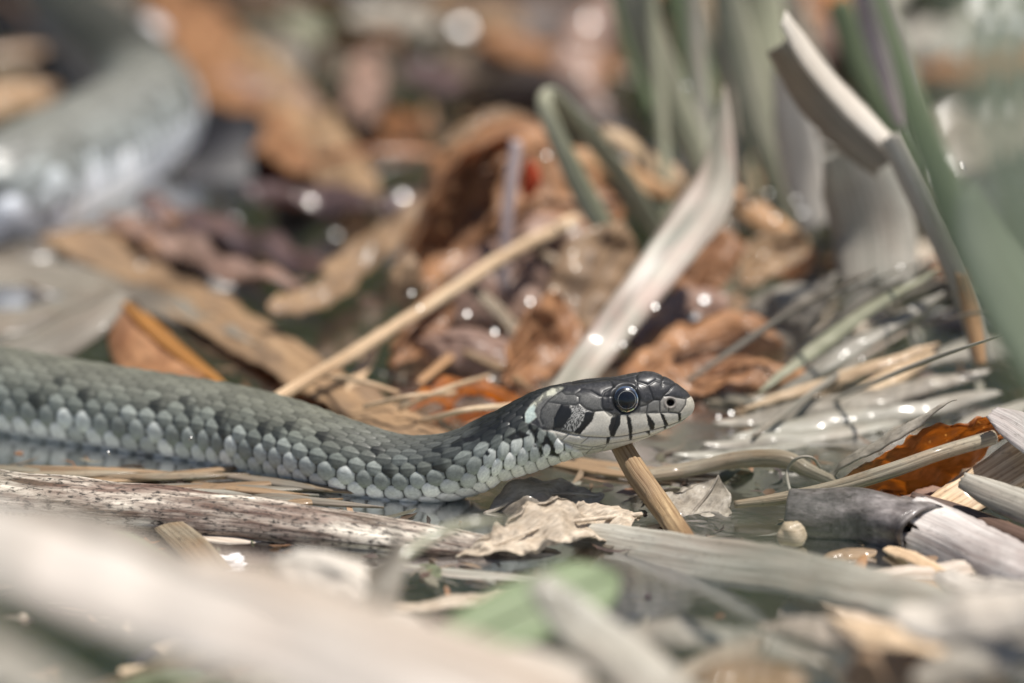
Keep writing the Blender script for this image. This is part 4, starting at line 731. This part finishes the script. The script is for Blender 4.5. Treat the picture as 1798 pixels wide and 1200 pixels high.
for q, mt, lab in [
    ([(240, 350, Y(150), 70), (360, 390, Y(142), 80), (480, 430, Y(130), 70), (580, 470, Y(118), 50)], leaf_purple, 'purplish wet leaf strip with a white fleck behind the tan reed leaf'),
    ([(180, 370, Y(146), 40), (300, 420, Y(134), 60), (420, 470, Y(122), 56), (540, 500, Y(112), 40)], leaf_pinkish, 'pinkish wet leaf strip beside the purplish strip'),
    ([(420, 330, Y(164), 50), (540, 340, Y(160), 60), (680, 350, Y(154), 60), (800, 330, Y(150), 40)], leaf_purple, 'purplish brown leaf strip lying left of the arched brown leaf'),
    ([(560, 490, Y(104), 50), (640, 440, Y(116), 66), (740, 370, Y(128), 60), (800, 310, Y(136), 40)], leaf_tan, 'dull tan leaf strip sloping up towards the arched brown leaf'),
    ([(470, 540, Y(94), 40), (540, 520, Y(98), 54), (630, 480, Y(104), 40)], leaf_tan, 'short tan leaf strip beside the diagonal straw'),
    ([(280, -60, Y(330), 130), (360, 60, Y(270), 150), (450, 190, Y(212), 150), (540, 300, Y(176), 110)], leaf_brown, 'wide orange-brown leaf lying behind the far snake coil'),
    ([(420, 70, Y(246), 90), (510, 170, Y(214), 110), (600, 290, Y(176), 110), (660, 360, Y(158), 60)], leaf_tan, 'wide tan leaf beside the orange-brown leaf'),
    ([(380, 120, Y(228), 70), (470, 160, Y(218), 90), (560, 190, Y(210), 60)], leaf_pinkish, 'pinkish leaf patch upon the orange-brown leaf'),
    ([(640, 210, Y(206), 50), (640, 150, Y(222), 70), (650, 90, Y(240), 50)], leaf_pinkish, 'pinkish leaf scrap near the dark water gap'),
    ([(680, 110, Y(240), 60), (800, 140, Y(226), 66), (920, 170, Y(214), 60), (1030, 180, Y(210), 50)], leaf_purple, 'purplish brown strip far behind the arched leaf'),
    ([(840, 60, Y(262), 70), (960, 90, Y(250), 90), (1080, 130, Y(232), 80)], leaf_brown, 'dull brown leaf far behind the folded sage blade'),
    ([(760, -20, Y(320), 60), (850, 20, Y(290), 80), (930, 50, Y(270), 50)], leaf_tan, 'tan leaf far back near the top'),
    ([(600, 30, Y(280), 60), (700, 20, Y(288), 70), (780, 60, Y(266), 50)], leaf_grey, 'grey-brown leaf far back beside the dark water gap'),
    ([(500, 20, Y(290), 40), (530, 40, Y(280), 60), (560, 70, Y(262), 40)], sage, 'dull green leaf scrap over the dark water gap'),
    ([(1060, 210, Y(196), 60), (1010, 110, Y(200), 84), (1080, -20, Y(220), 70)], leaf_pinkish, 'pale pinkish brown leaf standing behind the sage blades'),
    ([(-30, 190, Y(230), 70), (30, 160, Y(236), 100), (100, 150, Y(240), 60)], leaf_tan, 'tan leaf patch between the snake coils'),
    ([(1560, 80, Y(210), 80), (1660, 60, Y(220), 110), (1800, 40, Y(230), 100)], reed_grey, 'grey reed strip far behind the green blades'),
    ([(1440, 30, Y(220), 70), (1520, 90, Y(206), 80), (1620, 160, Y(190), 70)], leaf_pinkish, 'pinkish brown reed strip far behind the cream reed')]:
    blade('far_leaf', lab, 'leaf', mt, q, nrm=(.1, -.45, .85), prof='both', crink=1.6, camber=.1, zmin=5.)
# right side: upright grass and reeds
for q, mt, lab, nr in [
    ([(1085, -120, Y(120), 40), (1120, 20, Y(118), 60), (1165, 140, Y(116), 62), (1215, 260, Y(112), 54), (1260, 370, Y(108), 30)], sage, 'sage grass blade rising behind the pale reed blade, nearest the folded one', (-.3, -.9, .3)),
    ([(1180, -100, Y(150), 50), (1215, 60, Y(146), 64), (1240, 200, Y(140), 60), (1262, 330, Y(132), 40)], green, 'dim green blade just behind the pointed tip of the pale reed blade', (.2, -.9, .3)),
    ([(1260, -100, Y(118), 40), (1290, 60, Y(116), 60), (1330, 200, Y(112), 60), (1385, 340, Y(106), 46), (1420, 420, Y(100), 30)], sage, 'grey-green blade next to the pointed tip of the pale reed blade', (-.3, -.9, .3)),
    ([(1330, -100, Y(130), 60), (1345, 20, Y(128), 70), (1365, 130, Y(124), 60), (1400, 250, Y(120), 40)], sage, 'short sage blade behind the cream reed', (.1, -.9, .3)),
    ([(1376, 110, Y(96), 30), (1392, 200, Y(98), 66), (1412, 300, Y(100), 76), (1430, 400, Y(100), 50)], reed_pale, 'pale reed blade hanging straight down to a bright glinting end', (.1, -.95, .25)),
    ([(1300, 60, Y(140), 60), (1330, 180, Y(136), 76), (1370, 300, Y(130), 70), (1410, 400, Y(120), 50)], green, 'dark green blade in shade behind the hanging pale reed', (-.1, -.9, .2)),
    ([(1380, 30, Y(50), 34), (1420, 90, Y(52), 56), (1480, 165, Y(54), 50), (1545, 232, Y(54), 46), (1575, 255, Y(54), 34)], reed_pale, 'cream reed piece slanting down to the grey stalk', (.1, -.55, .85)),
    ([(1370, 80, Y(58), 60), (1430, 160, Y(60), 90), (1500, 235, Y(60), 90), (1560, 290, Y(60), 70)], reed_dull, 'shaded grey reed strip along the underside of the cream reed', (-.3, -.9, .1)),
    ([(1560, 240, Y(50), 40), (1610, 340, Y(48), 50), (1660, 440, Y(46), 46), (1700, 540, Y(44), 48), (1725, 640, Y(42), 40)], reed_grey, 'grey-brown stalk bending down behind the green blades', (-.5, -.8, .3)),
    ([(1690, 480, Y(44), 24), (1706, 550, Y(43), 34), (1722, 640, Y(40), 18)], straw_brown, 'brown split strip along the lower end of the grey-brown stalk', (-.3, -.9, .2)),
    ([(1490, 260, Y(70), 90), (1515, 330, Y(72), 140), (1535, 410, Y(72), 150), (1540, 500, Y(68), 130)], reed_grey, 'whitish grey dry leaf hanging beneath the cream reed', (-.15, -.7, .7)),
    ([(1470, 0, Y(130), 40), (1510, 100, Y(126), 60), (1560, 200, Y(120), 60), (1620, 300, Y(112), 50)], green, 'green blade behind the cream reed top', (-.2, -.9, .3)),
    ([(1500, -80, Y(110), 40), (1540, 40, Y(110), 66), (1570, 130, Y(108), 60), (1590, 220, Y(104), 30)], purple_stick, 'pale lilac blade behind the dark green blade', (-.2, -.9, .3))]:
    blade('reed_shoot', lab, 'grass blade', mt, q, nrm=nr, prof='cut', camber=.12, ragged=.5, ns=44)
for q, mt, w, lab in [
    ([(1330, 690, 3), (1420, 620, 7), (1520, 545, 12), (1650, 470, 18)], sage, 26, 'pale grass strand arching up from the murky water, uppermost'),
    ([(1350, 700, 2), (1450, 640, 6), (1560, 570, 10), (1660, 510, 14)], reed_grey, 30, 'pale grey grass strand just below the uppermost arching strand'),
    ([(1300, 720, 1.5), (1420, 680, 4), (1540, 640, 7), (1650, 600, 9)], straw, 24, 'cream straw strand slanting above the wet litter'),
    ([(1250, 745, .8), (1400, 720, 2), (1560, 690, 4), (1740, 650, 6)], leaf_grey, 44, 'brownish grey reed strip lying on the water behind the folded brown leaf'),
    ([(1280, 770, .6), (1440, 742, 1.4), (1600, 712, 2.5), (1760, 690, 4)], reed_grey, 50, 'grey reed strip floating behind the folded brown leaf'),
    ([(1230, 780, .5), (1360, 772, .8), (1480, 756, 1), (1600, 735, 1)], reed_grey, 34, 'thin grey strip floating in front of the snout'),
    ([(1240, 705, .6), (1340, 700, .8), (1450, 690, .8), (1560, 665, 1.2)], twig_mat, 22, 'grey-brown twig floating beyond the snout'),
    ([(1500, 690, 2), (1580, 650, 4), (1650, 610, 7)], straw, 36, 'short cream straw propped on the brownish grey reed strip'),
    ([(1180, 800, .4), (1300, 796, .5), (1420, 780, .6)], reed_grey, 24, 'narrow grey strip awash behind the bent twig'),
    ([(1600, 640, 3), (1700, 610, 5), (1800, 600, 6), (1900, 600, 6)], reed_grey, 50, 'grey reed strip behind the grey-brown stalk foot'),
    ([(1640, 780, 1), (1720, 740, 2), (1820, 700, 3)], reed_grey, 44, 'grey strip beside the pale tip of the folded leaf')]:
    blade('floating_strand', lab, 'grass strand', mt, [(a, b, h, w * (.5 if i in (0, len(q) - 1) else 1)) for i, (a, b, h) in enumerate(q)], nrm=(0, -.5, .85), prof='both', camber=.12, crink=.4)
# white petals, and flecks whose white stands in for sun glints
for i, (a, b, h, rx, ry, rz, lab) in enumerate([(402, 405, Y(136), 34, 30, 14, 'bright white petal lying on the purplish leaf strip'), (588, 412, Y(134), 14, 14, 8, 'small white painted glint near the dark gap behind the bright petal'), (624, 458, Y(118), 26, 20, 8, 'bluish white petal in the gap beside the tan strip'),
        (1222, 562, Y(66), 16, 14, 9, 'bright white painted glint on the glossy brown leaf'), (1237, 528, Y(70), 11, 10, 7, 'second white painted glint beside the bright one on the glossy brown leaf'), (1760, 50, Y(212), 32, 30, 16, 'white petal far behind the near grass blade'),
        (266, 62, Y(262), 28, 40, 24, 'blurred whitish petal at the edge of the far coil'), (634, 315, Y(165), 17, 15, 8, 'small white painted glint left of the arched brown leaf'), (660, 102, Y(252), 16, 16, 9, 'small white painted glint near the top litter')]):
    blob('white_petal', lab, 'petal', white_frag, a, b, h, rx, ry, rz, seed=i * 3.1, rough=.3, tilt=(20, 10, 30 * i))
# flat drops added for sun glints, each tilted to mirror the sun at the camera
def water_drops():
    g = NT('water_drop'); gl = g.node('BsdfGlossy', Roughness=.2); tr = g.node('BsdfTransparent', Color=(.93, .93, .92, 1)); fr = g.node('Fresnel', IOR=1.33); mx = g.node('MixShader')
    g.link(fr.outputs[0], mx.inputs[0]); g.link(tr.outputs[0], mx.inputs[1]); g.link(gl.outputs[0], mx.inputs[2]); g.link(mx.outputs[0], g.out.inputs[0])
    rs = np.random.default_rng(5); n0, m0 = 8, 16; half = unit(np.array(SUN_DIR) + unit(CAMP))
    for a, b, h, w, at in [(722, 515, Y(55), 1.2, 'on the diagonal pale straw'), (738, 541, Y(53), 1., 'on the diagonal pale straw'), (885, 490, Y(77), 1.3, 'at the foot of the upright purplish twig'), (886, 470, Y(78), 1., 'at the foot of the upright purplish twig'), (820, 552, Y(56), 1.5, 'on the curled pinkish leaf'), (868, 582, Y(53), 1.7, 'on the curled pinkish leaf'), (862, 664, Y(48), .9, 'close behind the neck of the snake'), (930, 530, Y(66), 1.6, 'on the brown stem under the diagonal straw'), (945, 540, Y(66), 1.2, 'on the brown stem under the diagonal straw'), (1110, 580, Y(44), 1.2, 'along the edge of the pale reed blade'), (1096, 605, Y(42), 1.3, 'along the edge of the pale reed blade'), (1150, 538, Y(50), 1.5, 'along the edge of the pale reed blade'),
                       (1222, 562, Y(62), 2.4, 'on the glossy brown leaf'), (1238, 528, Y(66), 1.8, 'on the glossy brown leaf'), (1412, 372, Y(96), 2.2, 'at the end of the hanging pale reed'), (1398, 350, Y(97), 1.5, 'at the end of the hanging pale reed'), (1350, 340, Y(98), 1.4, 'on the litter beside the hanging pale reed'), (1362, 384, Y(94), 1.3, 'on the litter beside the hanging pale reed'), (380, 275, 2.5, 2.2, 'beside the dark water left of the arched leaf'), (465, 355, 2.5, 2., 'beside the dark water left of the arched leaf'), (588, 412, 2.5, 2.2, 'on the pinkish and purplish leaf strips'), (245, 465, 3, 1.7, 'on the pinkish and purplish leaf strips'), (372, 450, 3, 1.6, 'on the pinkish and purplish leaf strips'), (330, 378, 3, 1.8, 'on the pinkish and purplish leaf strips'), (270, 395, 3, 1.8, 'on the pinkish and purplish leaf strips'), (660, 102, 2.5, 2.6, 'on the far litter beyond the arched leaf'), (755, 95, 2.5, 2.4, 'on the far litter beyond the arched leaf'),
                       (212, 112, 12, 2., 'on the far snake coil'), (635, 312, 2.5, 2.2, 'beside the dark water left of the arched leaf'), (960, 272, Y(88), 1.4, 'by the folded sage blade'), (1002, 396, Y(84), 1.1, 'by the folded sage blade'), (1284, 726, 1.2, 1.1, 'on the strip floating before the snout'), (1262, 732, 1.2, 1., 'on the strip floating before the snout'), (1322, 730, 1.2, 1., 'on the strip floating before the snout'), (1515, 630, 7, 1., 'on the arching pale strands'), (1600, 541, 12, 1.1, 'on the arching pale strands'), (1582, 470, 14, 1., 'on the arching pale strands'), (1560, 562, 10, 1., 'on the arching pale strands'), (1382, 628, 6, 1.2, 'on the arching pale strands'), (1692, 290, Y(40), 1.2, 'on the bent grey-brown stalk'), (190, 793, Y(6), .7, 'on the flank of the snake'), (335, 768, Y(7), .7, 'on the flank of the snake'), (500, 260, 2.5, 2., 'beside the dark water left of the arched leaf'), (560, 230, 2.5, 2., 'beside the dark water left of the arched leaf'), 
                       (1015, 130, 2.5, 2., 'on the far litter beyond the arched leaf'), (1205, 150, Y(100), 1.6, 'on the far litter beyond the arched leaf'), (1490, 600, 3, 1., 'on the floating grey reed strip'), (1440, 700, 3, 1., 'on the floating grey reed strip'), (1500, 700, 3, 1.1, 'on the floating grey reed strip'), (1560, 690, 3, 1.1, 'on the arching pale strands')]:
        c = pix(a, b, h)
        if c[2] < .6: c = pix(a, b, .8)
        nn = unit(half + rs.normal(0, .03, 3)); e1 = unit(np.cross(nn, [1, 0, .01])); e2 = np.cross(nn, e1); Rc = 13. * w / 1.5
        r_ = np.linspace(.02, 1, n0)[:, None] * w * .5; p_ = np.linspace(0, 2 * np.pi, m0, endpoint=False)[None, :]; el = rs.uniform(.7, 1.)
        V = c + e1 * (r_ * np.cos(p_))[..., None] + e2 * (r_ * el * np.sin(p_))[..., None] - nn * (Rc - np.sqrt(Rc ** 2 - r_ ** 2) + .35 * (r_ / (w * .5)) ** 8)[..., None]
        tag(add('water_drop', make_mesh('water_drop', V.reshape(-1, 3), gridF(n0, m0, True), g.m)), 'tiny added drop shaped to glint ' + at, 'water drop', 'added glint drops ' + at)
water_drops()
# ------------------------------------------------------------------ litter nobody could count
def litter(name, label, n, region, hfun, cols, seed, smin=6, smax=34, flatness=.35):
    rs = np.random.default_rng(seed); VV = []; FF = []; CC = []; base = 0; ns, m = 7, 4
    gf = gridF(ns, m)
    for q in range(n):
        x, y = region(rs); far = float(np.interp(y, [40, 70, 130, 240], [1, .38, .6, 1.])); L = rs.uniform(smin, smax) * far; w = L * rs.uniform(.08, .5) if rs.random() < .6 else rs.uniform(.8, 2.4)
        a = rs.uniform(0, math.pi); d = np.array([math.cos(a), math.sin(a) * .9, rs.normal(0, flatness * .5)]); d /= np.linalg.norm(d)
        nn = np.array([rs.normal(0, flatness), rs.normal(0, flatness) - .15, 1]); nn -= nn.dot(d) * d; nn /= np.linalg.norm(nn); s_ = np.cross(d, nn)
        cv = rs.normal(0, .12) * L; cb = rs.normal(0, .2); z = hfun(x, y, rs); so = rs.uniform(0, 99)
        t = np.linspace(-1, 1, ns)[:, None]; xx = np.linspace(-1, 1, m)[None, :]
        ww = w * .5 * np.clip(1 - np.abs(t) ** rs.uniform(2, 6), .05, 1) * (1 + .25 * np.sin(t * 9 + so))
        P = np.array([x, y, z]) + d * (t[..., None] * L * .5) + s_ * (xx * ww)[..., None] + nn * (cv * (1 - t ** 2) + cb * w * xx ** 2 + .12 * w * np.sin(3 * xx + 4 * t + so))[..., None]
        VV.append(P.reshape(-1, 3)); FF.append(gf + base); base += ns * m
        c = np.array(lin(cols[rs.integers(len(cols))])[:3]) * rs.uniform(.6, 1.15); CC.append(np.clip(np.tile(c, (ns * m, 1)) * (1 + .18 * rs.normal(size=(ns * m, 1))), 0, 1))
    me = make_mesh(name, np.vstack(VV), np.vstack(FF), LITTER_MAT, col=np.vstack(CC)); o = add(name, me); o['kind'] = 'stuff'; tag(o, label, 'litter'); return o
LITTER_MAT = vcol_mat('wet_litter', .42, .35, .5, transl=.15, noise_amt=.5, nscale=900., bump=.35)
BROWN = [(156, 106, 68), (46, 38, 36), (92, 78, 82), (38, 34, 38), (144, 110, 84), (124, 94, 70), (100, 76, 58), (130, 112, 92), (88, 70, 60), (160, 132, 106), (74, 60, 48), (102, 88, 82), (54, 44, 38), (118, 108, 94)]
GREYS = [(150, 146, 132), (176, 168, 152), (128, 122, 106), (120, 124, 98), (190, 176, 158), (150, 128, 106), (96, 92, 76)]
def mound(x, y): return max(0., 12 * nz(x * .018 + 3, y * .014 + 7) + 4)
litter('leaf_litter', 'brown blurred leaf litter covering the ground behind the snake', 850, lambda r: (r.uniform(-190, 70), 66 + 480 * r.random() ** 1.3), lambda x, y, r: -3. + r.random() * (2.6 + .5 * mound(x, y) * (y > 130 and not (x < -25 and y < 270))), BROWN, 3, smin=10, smax=60, flatness=.22)
litter('reed_litter', 'grey and tan reed litter covering the ground beside the grass blades', 700, lambda r: (r.uniform(40, 230), 66 + 480 * r.random() ** 1.5), lambda x, y, r: -2.0 + r.random() * 3.0, GREYS + BROWN[:4], 4, smin=8, smax=50, flatness=.22)
litter('shore_litter', 'loose straw litter in the water in front of the snake', 420, lambda r: (lambda x, y: (x + 80 if (-8 < x < 70 and y > -78) else x, y))(r.uniform(-200, 200), r.uniform(-150, -42)), lambda x, y, r: -2.5 + r.random() * (3.5 + max(0, -60 - y) * .12), GREYS + [(196, 176, 150), (206, 192, 176)], 5, flatness=.25)
litter('sunken_litter', 'small plant fragments floating in the murky water around the snake', 340, lambda r: (lambda x, y: (x - 90 if (-6 < x < 70 and y < 8) else x, y))(r.uniform(-120, 120), r.uniform(-42, 62)), lambda x, y, r: -5.5 + r.random() * 3.6, GREYS, 6, smin=3, smax=20, flatness=.12)
def fine_debris():
    rs = np.random.default_rng(21); VV = []; FF = []; CC = []; base = 0; gf = gridF(5, 3)
    k = 0
    while k < 900:
        x, y = rs.uniform(-90, 90), rs.uniform(-46, 60)
        if np.min(np.hypot(SPINE[:, 0] - x, SPINE[:, 1] - y)) < 8.5 or (0 < x < 60 and -48 < y < -18 and rs.random() < .8): continue
        k += 1; L = rs.uniform(1.2, 7); w = rs.uniform(.15, .6) if rs.random() < .75 else rs.uniform(.6, 1.6); a = rs.uniform(0, math.pi); z = rs.uniform(.05, .5); so = rs.uniform(0, 9)
        t = np.linspace(-1, 1, 5)[:, None]; xx = np.linspace(-1, 1, 3)[None, :]; d = np.array([math.cos(a), math.sin(a), rs.normal(0, .06)]); s_ = np.array([-math.sin(a), math.cos(a), rs.normal(0, .2)])
        P = np.array([x, y, z]) + d * (t * L * .5)[..., None] + s_ * (xx * w * .5 * (1.05 - t ** 4) + rs.normal(0, .12) * L * t ** 2)[..., None] + np.array([0, 0, 1.]) * (.12 * np.sin(2 * t + so) + 0 * xx)[..., None]
        VV.append(P.reshape(-1, 3)); FF.append(gf + base); base += 15
        CC.append(np.tile(np.array(lin((GREYS + BROWN)[rs.integers(len(GREYS + BROWN))])[:3]) * rs.uniform(.6, 1.2), (15, 1)))
    o = add('fine_debris', make_mesh('fine_debris', np.vstack(VV), np.vstack(FF), LITTER_MAT, col=np.clip(np.vstack(CC), 0, 1))); o['kind'] = 'stuff'; tag(o, 'fine plant crumbs and fibres floating on the water round the snake', 'debris')
fine_debris()
# reed bed added out of view round the pool to block low sky reflections
def reed_bed():
    rs = np.random.default_rng(11); VV = []; FF = []; CC = []; base = 0; ns, m = 8, 3; gf = gridF(ns, m)
    for q in range(2600):
        ang = rs.uniform(-1.25, 1.25); rr = rs.uniform(950, 2300); x = math.sin(ang) * rr; y = 40 + math.cos(ang) * rr
        H = rs.uniform(500, 1500); w = rs.uniform(8, 22); a = rs.uniform(0, 2 * math.pi); le = rs.normal(0, .22, 2)
        t = np.linspace(0, 1, ns)[:, None]; xx = np.linspace(-1, 1, m)[None, :]
        P = np.array([x, y, -14.]) + np.stack([H * le[0] * t ** 1.8, H * le[1] * t ** 1.8, H * t * (1 - .15 * t)], -1) + np.array([math.cos(a), math.sin(a), 0]) * (xx * w * .5 * np.clip(1.02 - t ** 3, .03, 1))[..., None]
        VV.append(P.reshape(-1, 3)); FF.append(gf + base); base += ns * m
        c = np.array(lin([(84, 104, 54), (100, 116, 64), (150, 140, 100), (112, 118, 72), (80, 92, 52)][rs.integers(5)])[:3]) * rs.uniform(.7, 1.1); CC.append(np.tile(c, (ns * m, 1)))
    me = make_mesh('reed_bed', np.vstack(VV), np.vstack(FF), vcol_mat('reed_bed_leaves', .5, .0, .3, transl=.3, noise_amt=.3, nscale=60.), col=np.vstack(CC)); o = add('reed_bed', me); o['kind'] = 'stuff'; tag(o, 'tall green and tan reeds added out of view round the pool', 'reeds')
reed_bed()
